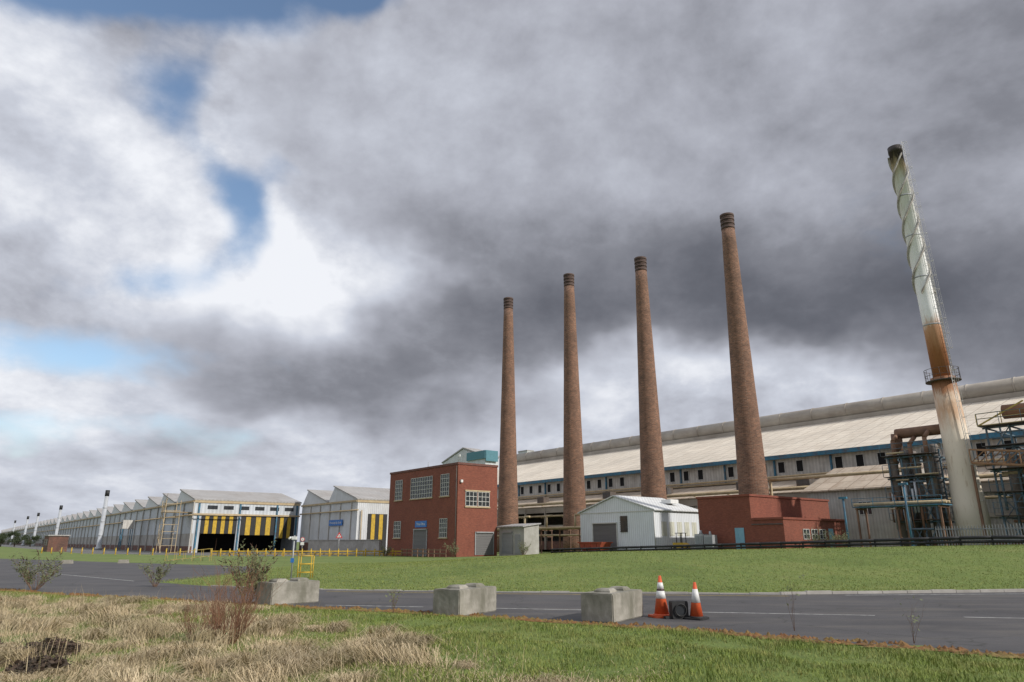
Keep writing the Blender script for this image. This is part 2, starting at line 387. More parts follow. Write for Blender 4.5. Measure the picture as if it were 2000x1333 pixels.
for (x0,y0),(x1,y1) in zip(pe,pe[1:]):
    L=math.hypot(x1-x0,y1-y0); n=max(2,int(L/.022)); d=Vector((x1-x0,y1-y0,0)).normalized(); nn=Vector((d.y,-d.x,0))
    for i in range(n):
        w0=.10+.38*wob(acc); acc+=L/n
        p=Vector((x0,y0,0))+d*(L*i/n)+nn*random.uniform(-.5,w0)
        k=random.randint(5,8); R=random.uniform(.03,.11); zb=g(p.x,p.y)
        ins=np.interp(p.x,NEX,NEY)-p.y
        ring=[(p.x+math.cos(2*math.pi*j/k)*R*random.uniform(.7,1.7),p.y+math.sin(2*math.pi*j/k)*R*random.uniform(.5,1.2),zb-.01+(.03 if ins>.1 else 0)) for j in range(k)]
        ms._a(ring+[(p.x,p.y,zb+random.uniform(.03,.075))],[(j,(j+1)%k,k) for j in range(k)])
ms.obj('moss',MOSS,kind='stuff',label='rusty brown moss creeping over the road edge')

# ------------------------------------------------------------------ brick chimneys
TCH=76.5
chs=[(98.0,46.9),(80.9,46.4),(64.7,43.8),(48.9,44.5)]
SOOTB=mat('sooty_brick',(.12,.072,.056),(.05,.036,.031),scale=2.5,stretch=(1,1,3))
for i,(s,H) in enumerate(chs):
    x,yy,_=pl(-s,TCH); z0=g(x,yy)-.1
    c=thing('brick_chimney','tall tapering brown brick chimney with blackened banded top','chimney',(x,yy,z0),random.uniform(0,3),'row of brick chimneys')
    rb,rt=1.98,.88; prof=[(rb,0)]
    for k in range(1,25):
        q=k/24; prof.append((rb+(rt-rb)*(q**.95)+random.uniform(-.008,.008),(H-2.2)*q))
    M().lathe(prof,48).obj('shaft',BR_CH,c)
    cap=M(); z=H-2.2; r0=rt
    for dr,h in [(.03,.4),(-.01,.25),(.05,.3),(.0,.3),(.06,.3),(.02,.3),(.07,.35)]:
        cap.lathe([(r0+dr,z),(r0+dr,z+h)],40,sm=True); z+=h
    cap.lathe([(r0-.15,z-.01),(r0-.15,z+.06)],24)
    cap.obj('corbelled_cap',SOOTB,c)

# ------------------------------------------------------------------ main hall
hx,hy,_=pl(-45,90)
hall=thing('steelworks_hall','long steelworks hall with stained pale roof and cylindrical ridge vent','factory building',(hx,hy,.4),ROT)
X0,X1=-99,75
hw=M(); hw.box(X0,X1,0,.4,9.6,12.7,0); hw.box(X0,X1,.0,.5,0,9.598,1)  # lower wall is coloured dark to stand in for shade in open bays
hw.poly([(X0,.5,0),(X0,50,0),(X0,50,12.9),(X0,25,21.2),(X0,.5,12.9)],0)
hw.box(X0,X1,49.6,50,0,12.7,0)
hw.obj('wall',[WALL_OFF,DKSTEEL],hall)
rf=M(); rf.extr([(X0-.5,-.7,12.85),(X0-.5,25,21.2),(X0-.5,50.7,12.85),(X0-.5,50.7,12.65),(X0-.5,25,21.0),(X0-.5,-.7,12.65)],(X1-X0+1,0,0))
rf.obj('roof',ROOF_MAIN,hall)
dc=M(); dc.tube((X0-1,24.6,22.4),(X1,24.6,22.4),1.3,n=24)
xk=X0
while xk<X1: dc.tube((xk,24.6,22.4),(xk+.18,24.6,22.4),1.37,n=24); xk+=6
dc.box(X0,X1,23.4,25.8,20.6,21.4)
dc.obj('ridge_vent',DUCT,hall)
gt=M(); gt.box(X0,X1,-1.02,-.7,12.4,12.95); gt.obj('eaves_gutter',BLUE,hall)
pg=M(); pg.box(X0,X1,-.35,-.002,9.55,9.8); pg.tube((X0,-.8,10.0),(X1,-.8,10.0),.14); pg.obj('cable_ledge',CREAM,hall)
xk=-66; k=0
while xk<X1-20 and k<60:
    if k%6!=5: window(hall,'F',xk,xk+1.0,10.55,12.1,0,1,1,FRAME_W,DARK,t=.06)
    xk+=2.75; k+=1
ps=M(auto=True); xk=-66.5
while xk<X1: ps.box(xk-.12,xk+.12,-.25,-.003,9.85,12.38); xk+=8.25
ps.parts('wall_post',BLUE,hall)
lt=M(); lt.extr([(X0,-.02,9.5),(X0,-8,7.3),(X0,-8,7.15),(X0,-.02,9.35)],(X1-X0-6,0,0)); lt.obj('lean_to_roof',ROOF_LOW,hall)
ln=M()
ln.box(X0,X1-6,-8.05,-7.85,6.2,7.1,0)
ln.box(X0,X1-6,-7.9,-7.8,3.7,4.1,0)
ln.obj('lean_to_beam',[DUCT],hall)
ln=M(); ln.box(X0,X1-6,-7.9,-7.6,0,1.4); ln.obj('brick_plinth',BR_DK,hall)
ln=M(auto=True); xk=X0+.2
while xk<X1-6: ln.box(xk-.15,xk+.15,-8.15,-7.75,0,7.0); xk+=5.5
ln.parts('column',DUCT,hall)
pc=M(auto=True); xk=X0+.4; random.seed(11)
while xk<X1-12:
    if random.random()<.6: pc.box(xk,xk+5.1,-7.7,-7.6,4.12,6.2)
    if random.random()<.35: pc.box(xk,xk+5.1,-7.7,-7.6,1.4,3.7)
    xk+=5.5
pc.parts('bay_cladding',CLAD_G,hall)
for (z,yy,r) in [(7.7,-8.6,.22),(5.6,-8.7,.16)]:
    cp=M(); cp.tube((X0,yy,z),(30,yy,z),r)
    xk=X0
    while xk<30: cp.box(xk-.06,xk+.06,yy-.1,-8.16,z-.3,z-.1); xk+=5.5
    cp.obj('service_pipe',CREAM,hall)
rp=M(auto=True)
for xk in (-55,-38,-26,-12,-3): rp.box(xk,xk+1.8,-5,-3.6,8.0,9.3)
rp.parts('roof_ventilator',DKSTEEL,hall)
an=thing('corrugated_annex','grey corrugated annex with rusty mono-pitch roof against hall','outbuilding',(*pl(-38.5,79)[:2],1.0),ROT)
am=M(); am.extr([(-5,0,0),(5.5,0,0),(5.5,0,6.4),(-5,0,6.4)],(0,3,0)); am.extr([(5.5,3,0),(5.5,8,0),(5.5,8,9.5),(5.5,3,7.6)],(-.1,0,0)); am.obj('wall',CLAD_G,an)
ar=M(); ar.extr([(-5.4,-.5,6.45),(-5.4,8.2,9.7),(-5.4,8.2,9.55),(-5.4,-.5,6.3)],(11.4,0,0)); ar.obj('roof',ROOF_LOW,an)
ay=M(); ay.tube((-9,-.9,8.0),(8,-.9,8.0),.18); ay.tube((-9,-.9,8.0),(-9,-.9,4),.18); ay.obj('pipe',CREAM,an)
window(an,'F',-4,-2.6,3.6,5,0,3,2); window(an,'F',1,2.4,3.6,5,0,3,2)
# ------------------------------------------------------------------ far teal-trimmed building
tb=thing('distant_mill_building','pale mill building with teal fascia behind brick block','building',(*pl(-213,145)[:2],0),ROT)
t=M(); t.extr([(-14,0,0),(14,0,0),(14,0,31),(0,0,35),(-14,0,31)],(0,6,0)); t.obj('wall',CLAD_W,tb)
t=M(); t.extr([(-14.5,-.3,30.95),(0,-.3,35.2),(14.5,-.3,30.95),(14.5,-.3,31.4),(0,-.3,35.7),(-14.5,-.3,31.4)],(0,7,0)); t.obj('roof',ROOF_G,tb)
t=M(); t.box(3,14.6,-.6,-.31,30.3,33.2); t.box(14.55,14.9,-.3,5,29.4,33.2); t.obj('fascia',TEAL,tb)
tb2=thing('rooftop_plant_house','small white flat-roofed plant house beyond the hall roof','building',(*pl(-184,150)[:2],0),ROT)
t=M(); t.box(-2.4,2.4,0,3,0,31.6); t.obj('wall',CLAD_W,tb2); t=M(); t.box(-2.5,2.5,-.1,3.1,31.62,32); t.obj('roof',ROOF_G,tb2)

# ------------------------------------------------------------------ two storey brick block
bx,by,_=pl(-66.8,44.8); bz=0.0
bb=thing('brick_office_block','two-storey red brick block with steel windows and roller doors','building',(bx,by,bz),ROT)
m=M(); m.box(-16.2,0,0,5.7,0,10.35); m.obj('wall',BR_RED,bb)
m=M()
for a in [(-16.28,.08,-.08,.3),(-16.28,.08,5.4,5.78)]: m.box(a[0],a[1],a[2],a[3],10.352,10.6)
m.box(-16.28,-15.9,.302,5.398,10.352,10.6); m.box(-.3,.08,.302,5.398,10.352,10.6)
m.obj('parapet_coping',mat('coping_stone',(.16,.07,.055),(.12,.05,.04)),bb)
window(bb,'F',-14.6,-12.8,6.9,9.4,0,4,5)
window(bb,'F',-10.6,-5.5,6.9,9.4,0,9,5)
window(bb,'F',-3.6,-1.8,6.9,9.4,0,4,5)
window(bb,'F',-14.5,-12.8,2.2,4.2,0,4,4)
window(bb,'F',-3.6,-2.0,2.2,4.3,0,4,4)
window(bb,'S',1.1,2.7,5.7,7.3,0,3,3); window(bb,'S',2.9,4.5,5.7,7.3,0,3,3)
m=M(auto=True); m.box(.003,.12,1.0,4.6,5.5,5.66); m.box(.003,.1,1.0,4.6,7.35,7.5)
for a,b,z in [(-14.8,-12.6,6.75),(-10.8,-5.3,6.75),(-3.8,-1.6,6.75),(-14.7,-12.6,2.05),(-3.8,-1.8,2.05)]: m.box(a,b,-.12,-.004,z,z+.12)
m.parts('window_sill',CREAM,bb)
def roller(parent,face,a0,a1,z0,z1,plane,matl,name='roller_door',fr=None):
    m=M(); fr=fr or GALV
    def bx(p0,p1,q0,q1,d0,d1,mi):
        if face=='F': m.box(p0,p1,plane-d1,plane-d0,q0,q1,mi)
        else: m.box(plane+d0,plane+d1,p0,p1,q0,q1,mi)
    n=int((z1-z0)/.2)
    for i in range(n):
        q=z0+(z1-z0)*i/n; bx(a0,a1,q,q+(z1-z0)/n-.03,.02,.05,0)
    bx(a0,a1,z0,z1,.004,.019,0)
    bx(a0-.1,a0,z0,z1+.12,.01,.09,1); bx(a1,a1+.1,z0,z1+.12,.01,.09,1); bx(a0+.002,a1-.003,z1,z1+.12,.012,.2,1)
    return m.obj(name,[matl,fr],parent)
roller(bb,'F',-9.4,-6.4,.05,3.1,0,SHUT)
roller(bb,'S',2.6,5.1,.25,2.7,0,SHUT)
m=M(); m.box(-9.2,-6.5,-.06,-.004,3.4,4.15); sg=m.obj('name_sign',SIGNB,bb); text('Time Office',.42,sg,(-7.85,-.07,3.77),0,WHITE)
m=M(); m.tube((-.15,-.12,0),(-.15,-.12,10.2),.05); m.obj('downpipe',DKSTEEL,bb)
m=M(); m.box(.003,.25,.3,.55,8.3,8.6); m.obj('alarm_box',WHITE,bb)
m=M(auto=True); m.tube((-.2,.2,10.6),(-.2,.2,11.6),.03); m.tube((-7,.2,10.6),(-7,.2,11.2),.03); m.parts('roof_mast',GALV,bb)
m=M(); m.box(-.4,.05,.15,.25,11.25,11.5); m.obj('security_camera',WHITE,bb)
x,yy,_=pl(-66.6,50.7)
ls=thing('store_shed','low pale rendered store with mono-pitch roof and grey door','shed',(x,yy,.1),ROT)
m=M(); m.extr([(0,0,0),(0,2.2,0),(0,2.2,3.5),(0,0,3.2)],(4.6,0,0)); m.obj('wall',mat('pale_render',(.46,.45,.42),(.34,.33,.3),dirt=(.2,.18,.15)),ls)
m=M(); m.extr([(-.2,-.3,3.2),(-.2,2.4,3.56),(-.2,2.4,3.68),(-.2,-.3,3.34)],(5.0,0,0)); m.obj('roof',ROOF_G,ls)
roller(ls,'F',.7,2.5,.3,2.6,0,SHUTR)
m=M(); m.box(3.0,3.9,-.06,-.004,.3,2.4); m.obj('door',SHUTR,ls)

# ------------------------------------------------------------------ white shed
x,yy,_=pl(-50.9,60); sz=.65
sh=thing('white_shed','white corrugated steel shed with gable roof and open roller door','shed',(x,yy,sz),ROT)
m=M(); m.extr([(-11.6,0,0),(0,0,0),(0,0,4.4),(-5.8,0,6.1),(-11.6,0,4.4)],(0,8.3,0)); m.obj('wall',CLAD_SHED,sh)
m=M(); m.extr([(-11.9,-.2,4.36),(-5.8,-.2,6.16),(.3,-.2,4.36),(.3,-.2,4.48),(-5.8,-.2,6.28),(-11.9,-.2,4.48)],(0,8.7,0)); m.obj('roof',mat('white_roof_sheet',(.74,.75,.75),(.64,.65,.65),scale=.6,corr=.5,dirt=(.45,.44,.4),dirt_amt=.4),sh)
roller(sh,'F',-9.4,-5.6,.0,3.1,0,SHUT,fr=FRAME_W)
m=M()
m.box(-5.0,-3.9,-.02,-.004,2.1,3.9)
for i in range(9): m.box(-5.0,-3.9,-.1,-.021,2.12+i*.2,2.2+i*.2)
m.obj('louvre_vent',DKSTEEL,sh)
PNL=mat('yellowed_panel',(.60,.60,.5),(.48,.48,.41))
for i in range(5):
    y0=1.2+i*1.32; m=M(); m.box(.004,.03,y0,y0+.85,1.7,3.2); m.box(.031,.05,y0+.4,y0+.45,1.7,3.2); m.obj('translucent_panel',PNL,sh)
m=M(); m.box(-11.64,.04,-.05,-.003,4.28,4.4); m.tube((.08,-.1,0),(.08,-.1,4.3),.05); m.obj('gutter',FRAME_W,sh)
m=M(); m.box(-3,-1.6,5.0,6.4,5.35,5.8); m.obj('roof_fan',WHITE,sh)

# ------------------------------------------------------------------ low red brick substation
x,yy,_=pl(-38.9,60); rz=.95
rb_=thing('brick_substation','low flat-roofed red brick substation with blue door','building',(x,yy,rz),ROT)
m=M(); m.box(-6.1,0,0,15,0,5.0); m.box(.002,3.3,0,11.5,0,2.75); m.obj('wall',BR_RED,rb_)
m=M(); m.box(-6.2,.1,-.1,15.1,5.002,5.2); m.box(.102,3.4,-.1,11.6,2.752,2.95); m.obj('roof_coping',mat('red_coping',(.24,.07,.042),(.18,.05,.032)),rb_)
m=M(); m.box(-1.9,-.9,-.06,-.004,.0,2.05); m.box(-1.7,-1.5,-.08,-.061,1.2,1.7); m.obj('door',BLUEDOOR,rb_)
for y0 in (3.2,4.7,6.2): window(rb_,'S',y0,y0+1.1,1.0,1.9,3.3,2,2,FRAME_W)
m=M(); m.box(3.304,3.33,8.0,8.9,0,2.0); m.obj('side_door',BLUEDOOR,rb_)
m=M(); m.box(.004,3.2,-.07,-.003,2.3,2.4); m.obj('cable_tray',DKSTEEL,rb_)
x,yy,_=pl(-43.3,58.7)
ec=thing('electrical_cabinet','grey steel electrical cabinets with white insulator domes','electrical cabinet',(x,yy,.85),ROT)
m=M(); m.box(-1.1,-.1,-.4,.4,.1,1.6); m.box(0,1.0,-.4,.4,.1,1.5); m.box(-1.1,1.0,-.35,.35,0,.1); m.tube((-.6,0,1.6),(-.6,0,1.95),.2,.1); m.tube((.5,0,1.5),(.5,0,1.85),.16,.08); m.obj('housing',GALV,ec)
m=M(auto=True); m.box(-1.0,-.6,-.43,-.404,.3,1.4); m.box(-.55,-.2,-.43,-.404,.3,1.4); m.box(.1,.9,-.43,-.404,.3,1.3); m.parts('door',mat('cabinet_grey',(.3,.32,.33)),ec)
x,yy,_=pl(-48.6,61.5)
pt=thing('yellow_loader','small yellow and black yard loader beside white shed','loader',(x,yy,g(x,yy)),ROT)
m=M(); m.extr([(-.8,-.45,.3),(.8,-.45,.3),(.8,-.45,.75),(.35,-.45,.95),(-.8,-.45,.95)],(0,.9,0)); m.obj('body',YEL,pt)
m=M()
for a in (-.35,.35):
    m.beam((a,-.35,.9),(a,-.35,1.9),.06); m.beam((a,.35,.9),(a,.35,1.9),.06)
m.box(-.45,.45,-.45,.45,1.9,1.96); m.obj('cab_frame',BLK,pt)
m=M(auto=True)
for a in (-.5,.5):
    for b in (-.55,.45): m.tube((a,b,.25),(a,b+.12,.25),.25,n=14)
m.parts('wheel',RUBBER,pt)

# ------------------------------------------------------------------ sawtooth halls
def saw(parent,x1,n,per,y0,y1,ze,zp,roofm,wallm):
    for k in range(n):
        r=M(); a=x1-k*per; p=a-per*.80; b=a-per
        r.extr([(a+.15,y0-.25,ze),(p-.05,y0-.25,zp+.05),(p-.05,y0-.25,zp+.25),(a+.15,y0-.25,ze+.2)],(0,y1-y0+.5,0),0)
        r.extr([(a,y0,ze),(p,y0,zp),(b,y0,ze)],(0,.06,0),1); r.extr([(a,y1-.06,ze),(p,y1-.06,zp),(b,y1-.06,ze)],(0,.06,0),1)
        r.poly([(p+.001,y0+.07,zp-.01),(p+.001,y1-.07,zp-.01),(b,y1-.07,ze),(b,y0+.07,ze)],2)
        r.obj('sawtooth_roof_bay',[roofm,wallm,GLASS],parent)
WALL_L=mat('blue_grey_cladding',(.64,.68,.72),(.53,.57,.61),scale=.5,corr=.6,bump=.4,dirt=(.36,.34,.32),dirt_amt=.4,dscale=.3,dstretch=(1,1,.4))
x,yy,_=pl(-122.5,30.5)
lh=thing('sawtooth_factory','long pale clad factory with sawtooth roof and striped doors','factory building',(x,yy,0),ROT)
n=44; per=13.0; Lx=n*per
m=M(); m.box(-Lx,0,0,.3,3.0,8.3,0); m.box(-Lx,0,-.05,.3,0,1.0,1); m.box(-Lx,0,.02,.3,1.002,2.998,2)
m.box(-Lx,-Lx+.3,.31,17.7,0,8.3,0); m.box(-Lx,0,17.4,17.7,0,8.3,0)
m.box(-.3,0,.301,1.2,0,8.3,0); m.box(-.3,0,7.0,7.6,0,5.9,0); m.box(-.3,0,1.2,17.39,5.9,8.3,0); m.box(-.3,0,17.0,17.39,0,5.898,0)
m.obj('wall',[WALL_L,BR_DK,CLAD_G],lh)
saw(lh,0,n,per,0,17.7,8.3,10.4,ROOF_G,mat('white_gable_sheet',(.74,.76,.78),(.66,.68,.7),scale=.5,corr=.5))
m=M(); m.box(-7,-6.8,.32,17.38,0,6); m.box(-6.79,-.31,.32,.4,0,6); m.obj('dark_interior_panel',DARK,lh)  # near-black panels stand in for the shade inside the doorways
m=M(); m.box(.003,.12,-.1,17.8,7.9,8.28); m.box(.003,.25,-.1,17.8,5.95,6.2); m.box(-Lx,.0,-.3,-.06,8.0,8.28); m.obj('eaves_fascia',CREAM,lh)
m=M(auto=True)
for k in range(1,7): m.box(.004,.035,k*2.6-.6,k*2.6+1.0,6.9,7.5)
m.parts('clerestory_window',GLASS,lh)
def striped(parent,y0,y1,z0,z1,x,nn,name='striped_door'):
    m=M(); w=(y1-y0)/nn
    for i in range(nn): m.box(x-.12,x+.0,y0+i*w+.02,y0+(i+1)*w-.02,z0,z1,i%2)
    m.box(x-.16,x-.121,y0,y1,z0,z1,0)
    return m.obj(name,[BLK,YEL],parent)
striped(lh,1.2,7.0,3.0,5.85,-.05,9); striped(lh,7.6,13.6,2.8,5.85,-.05,7); striped(lh,13.7,17.0,2.3,5.85,-.05,5)
m=M(auto=True)
for yv in (.7,7.3,13.65,17.2): m.box(.003,.2,yv-.12,yv+.12,0,7.88)
m.parts('door_post',BLUE,lh)
m=M(auto=True)
for k in range(0,88):
    a=-k*6.5; m.box(a-.12,a+.12,-.22,-.051,0,8.0,0)
m.parts('wall_stanchion',WALL_OFF,lh)
m=M(); m.tube((-Lx,-.5,5.9),(1,-.5,5.9),.13); m.tube((1,-.5,5.9),(1,8,5.95),.1); m.obj('service_pipe',CREAM,lh)
x,yy,_=pl(-100.1,48.6)
l2=thing('sawtooth_workshop','white clad workshop with two sawtooth roof bays','factory building',(x,yy,0),ROT)
m=M(); m.box(-22.2,0,0,.3,1.6,8.0,0); m.box(-22.2,0,0,.3,0,1.598,1); m.box(-.3,0,.301,1.8,0,8.0,0); m.box(-.3,0,1.8,5.2,5.9,8.0,0); m.box(-.3,0,5.2,16,0,8,0); m.box(-22.2,-21.9,.301,16,0,8,0); m.box(-21.8,-.31,15.7,16,0,8,0)
m.obj('wall',[CLAD_W,BR_DK],l2)
saw(l2,0,2,11.1,0,16,8.0,10.4,ROOF_G,CLAD_W)
striped(l2,1.8,5.2,.1,5.85,-.05,5)
m=M(); m.box(.003,.1,-.1,16,7.6,7.98); m.box(-22.2,0,-.25,-.003,7.7,7.98); m.obj('eaves_fascia',CREAM,l2)
m=M(); m.tube((-22,-.4,6.4),(1,-.4,6.4),.12); m.tube((.3,.6,0),(.3,.6,6.4),.1); m.tube((.3,6,0),(.3,6,7.5),.1); m.obj('service_pipe',CREAM,l2)
m=M(); m.box(-9.8,-4.7,-.22,-.16,4.2,5.1); sg=m.obj('name_sign',SIGNB,l2); text('Processing Bay South',.5,sg,(-7.25,-.23,4.65),0,WHITE)
m=M(auto=True)
for a in (-18,-14,-10,-6,-2): m.box(a-.1,a+.1,-.15,-.004,1.6,7.6)
m.parts('wall_stanchion',WALL_OFF,l2)
lw=M(); lw.box(-110,-86,45.2,45.6,0,1.9); lw.box(-110,-86,45.1,45.7,1.902,2.0)
lw.obj('concrete_wall',CONC_L,None,(0,0,0),ROT,label='low pale concrete retaining wall in front of workshop',category='wall')
hut=thing('brick_hut','small red brick gatehouse with flat roof','hut',(-84,131,0),ROT)
m=M(); m.box(-4,4,-1.5,1.5,0,2.7); m.obj('wall',BR_DK,hut); m=M(); m.box(-4.2,4.2,-1.7,1.7,2.702,2.9); m.obj('roof',ROOF_G,hut)
window(hut,'F',-2,-.8,1.1,2.1,-1.5,2,2); window(hut,'F',1,2.2,1.1,2.1,-1.5,2,2)
tk=thing('control_cabin','small cream raised control cabin beside factory','cabin',(*pl(-160,27.5)[:2],0),ROT)
m=M(); m.box(-1.1,1.1,-1.0,1.0,4.2,5.9); m.obj('cabin',WALL_OFF,tk); window(tk,'F',-.8,.8,4.9,5.6,-1.0,3,1); m=M()
for a in (-1.0,1.0):
    for b in (-.9,.9): m.beam((a,b,0),(a,b,4.2),.12)
m.beam((-1.0,-.9,0),(1.0,-.9,4.2),.07); m.beam((1.0,-.9,0),(-1.0,-.9,4.2),.07); m.obj('leg_frame',BLUE,tk)

fl=thing('steel_flue','tall silver steel flue with black top','flue',(*pl(-180.5,26)[:2],0),0,'steel flues beside the factory')
m=M().lathe([(.7,0),(.7,.6),(.46,.61),(.40,11.6)],20)
for z in (3,6,9): m.lathe([(.5,z),(.5,z+.12)],20)
m.obj('shaft',SILVER,fl)
M().lathe([(.45,11.6),(.45,12.9)],20).obj('cowl',BLK,fl)
for s in (266,340,389,470): dup(fl,(*pl(-s,26)[:2],0),0,scale=1.0)

st=thing('stair_tower','cream steel scaffold stair tower against factory wall','stair tower',(*pl(-125,27.5)[:2],0),ROT)
m=M()
for a in (-1.3,1.3):
    for b in (-1.1,1.1): m.beam((a,b,0),(a,b,8.2),.08)
for z in np.arange(1.1,8.3,1.1):
    for b in (-1.1,1.1): m.beam((-1.3,b,z),(1.3,b,z),.045)
    for a in (-1.3,1.3): m.beam((a,-1.1,z),(a,1.1,z),.045)
m.obj('frame',CREAM,st)
m=M()
for i in range(4):
    z=i*2.1; sgn=1 if i%2 else -1
    m.beam((-1.2*sgn,-1,z),(1.2*sgn,-1,z+2.1),.11); m.beam((-1.2*sgn,-1,z+.9),(1.2*sgn,-1,z+3.0),.045)
m.obj('stair_flight',CREAM,st)
m=M(); m.box(-1.4,1.4,-1.2,3,6.3,6.4); m.obj('landing',CREAM,st)
ys_=thing('yellow_steps','yellow handrailed access steps on the grass edge','steps',(-29.8,66,0),math.radians(12))
m=M()
for b in (-.4,.4):
    m.beam((-1.9,b,.05),(1.9,b,.45),.04); m.beam((-1.9,b,.7),(1.9,b,1.1),.035)
    for i in range(6): a=-1.9+i*.76; m.beam((a,b,0),(a,b,.7+.4*(a+1.9)/3.8),.03)
m.obj('handrail',YELS,ys_)
m=M()
for i in range(5): a=-1.8+i*.75; m.box(a,a+.5,-.38,.38,.05+i*.08,.09+i*.08)
m.obj('tread',GALV,ys_)

bo=thing('yellow_bollard','yellow steel bollard with faded cap','bollard',(-37,88,0),0,'bollards along the works yard')
m=M(); m.lathe([(.08,0),(.08,.76)],10); m.lathe([(.13,0),(.13,.05)],10); m.obj('post',YEL,bo)
m=M(); m.lathe([(.085,.76),(.09,.86),(.03,.9)],10); m.obj('cap',YELS,bo)
for i in range(1,22):
    x=-37+i*1.12; dup(bo,(x,88-.02*i,0),0)
for i in range(14): dup(bo,(-40-i*2.6,90+i*1.7,0),0)
m=M(); m.box(-37,-13.6,-.04,.04,.5,.66); m.box(-37,-13.6,-.04,.04,.2,.32)
for i in range(12): m.box(-36.4+i*2.0,-36.3+i*2.0,-.03,.03,0,.5)
m.obj('barrier_rail',YEL,None,(0,88.25,0),0,label='yellow steel barrier rail behind bollards',category='barrier')
m=M()
for i in range(9): a=i*1.2; m.box(a-.05,a+.05,-.05,.05,0,.95)
m.box(-.1,9.7,-.09,-.051,.78,.9); m.box(-.1,9.7,-.09,-.051,.4,.52)
m.obj('timber_fence',TWIG,None,(*pl(-75,42.5)[:2],0),ROT,label='low brown timber rail fence beside brick block',category='fence')

m=M(); S0,S1=64,2
def rz_(s,t): p=pl(-s,t); return g(p[0],p[1])
s=S0
while s>S1:
    z=rz_(s,56.6); z2=rz_(s-2,56.6)
    m.box(-s-.06,-s+.06,56.55,56.65,z-.2,z+.66,0)
    for dz,h in ((.54,.16),(.26,.13)):
        m.tube((-s,56.5,z+dz),(-s+2,56.5,z2+dz),h*.72,n=8)
    s-=2
m.obj('guard_rail',BLK,None,(0,0,0),ROT,label='long black steel guard rail along the top of bank',category='guard rail')
m=M(); s=22.5
while s>2:
    z=rz_(s,59.2); m.box(-s-.025,-s+.025,59.2,59.23,z,z+1.35); m.extr([(-s-.025,59.2,z+1.35),(-s+.025,59.2,z+1.35),(-s,59.2,z+1.48)],(0,.03,0)); s-=.19
for dz in (.4,1.15): m.box(-22.5,-2,59.232,59.28,rz_(12,59.2)+dz-.05,rz_(12,59.2)+dz+.03)
m.obj('palisade_fence',GALVD,None,(0,0,0),ROT,label='galvanised steel palisade fence with pointed pales',category='fence')

# ------------------------------------------------------------------ metal stack
x,yy,_=pl(-24.2,72.3); z0=g(x,yy)
sk=thing('steel_stack','rust-streaked white steel stack with helical fins and ladder','chimney stack',(x,yy,0),ROT)
sk.rotation_mode='XYZ'; sk.rotation_euler=(Matrix.Rotation(math.radians(-1.5),3,'Y') @ Matrix.Rotation(ROT,3,'Z')).to_euler()
M().lathe([(1.38,z0),(1.33,5),(1.12,8.5),(1.03,16.8)],40).obj('lower_shell',STACK_LO,sk)
M().lathe([(.80,16.85),(.74,24),(.63,41.2),(.68,41.2),(.68,41.9),(.5,41.9)],40).obj('upper_shell',STACK_UP,sk)
for st_ in range(3):
    prev=None; hs=M()
    for i in range(200):
        z=25.2+i*(15.4/199); a=st_*math.pi*2/3+(z-24.5)*2*math.pi/8.4; r=.735-.105*(z-24)/17
        def P(rr,zz): return (math.cos(a)*rr,math.sin(a)*rr,zz)
        cur=[P(r-.05,z),P(r+.2,z+.02),P(r+.2,z+.26),P(r-.05,z+.28)]
        if prev:
            for k in range(4): hs._a([prev[k],cur[k],cur[(k+1)%4],prev[(k+1)%4]],[(0,1,2,3)])
        prev=cur
    hs.obj('helical_strake',STRAKE,sk)
m=M(auto=True)
for z,rr in ((22,.78),(27,.745),(31.5,.715),(36,.69)): m.lathe([(rr,z),(rr,z+.12)],32)
m.parts('flange',GALV,sk)
def ladder(parent,x,y,z0,z1,matl,cage=True,tilt=0):
    m=M()
    def P(a,b,z): return (x+tilt*(z-z0)+a, y+b, z)
    for a in (-.2,.2): m.tube(P(0,a,z0),P(0,a,z1),.03,n=5)
    z=z0
    while z<z1: m.tube(P(0,-.2,z),P(0,.2,z),.016,n=4,caps=False); z+=.4
    if cage:
        z=z0+2.2; prev=None
        while z<z1:
            ring=[P(.2+.24*math.cos(t),.24*math.sin(t),z) for t in np.linspace(-2.2,2.2,7)]
            for a,b in zip(ring,ring[1:]): m.tube(a,b,.018,n=4,caps=False)
            if prev:
                for k in (1,3,5): m.tube(prev[k],ring[k],.01,n=4,caps=False)
            prev=ring; z+=1.5
    return m.obj('ladder',matl,parent)
ladder(sk,.95,0,17.3,42.2,mat('white_ladder',(.62,.62,.6),(.45,.43,.4)),tilt=-.006)
ladder(sk,1.12,-.9,3,17.6,mat('pale_ladder',(.6,.6,.57),(.45,.43,.38)))
m=M(); m.lathe([(1.0,16.4),(1.5,16.4),(1.5,16.5),(1.0,16.5)],28,cap=False)
for i in range(14):
    t=2*math.pi*i/14; m.tube((1.45*math.cos(t),1.45*math.sin(t),16.5),(1.45*math.cos(t),1.45*math.sin(t),17.6),.025,n=4)
for z in (17.0,17.6):
    for i in range(28):
        t=2*math.pi*i/28;u=2*math.pi*(i+1)/28; m.tube((1.45*math.cos(t),1.45*math.sin(t),z),(1.45*math.cos(u),1.45*math.sin(u),z),.025,n=4,caps=False)
m.obj('platform',DKSTEEL,sk)

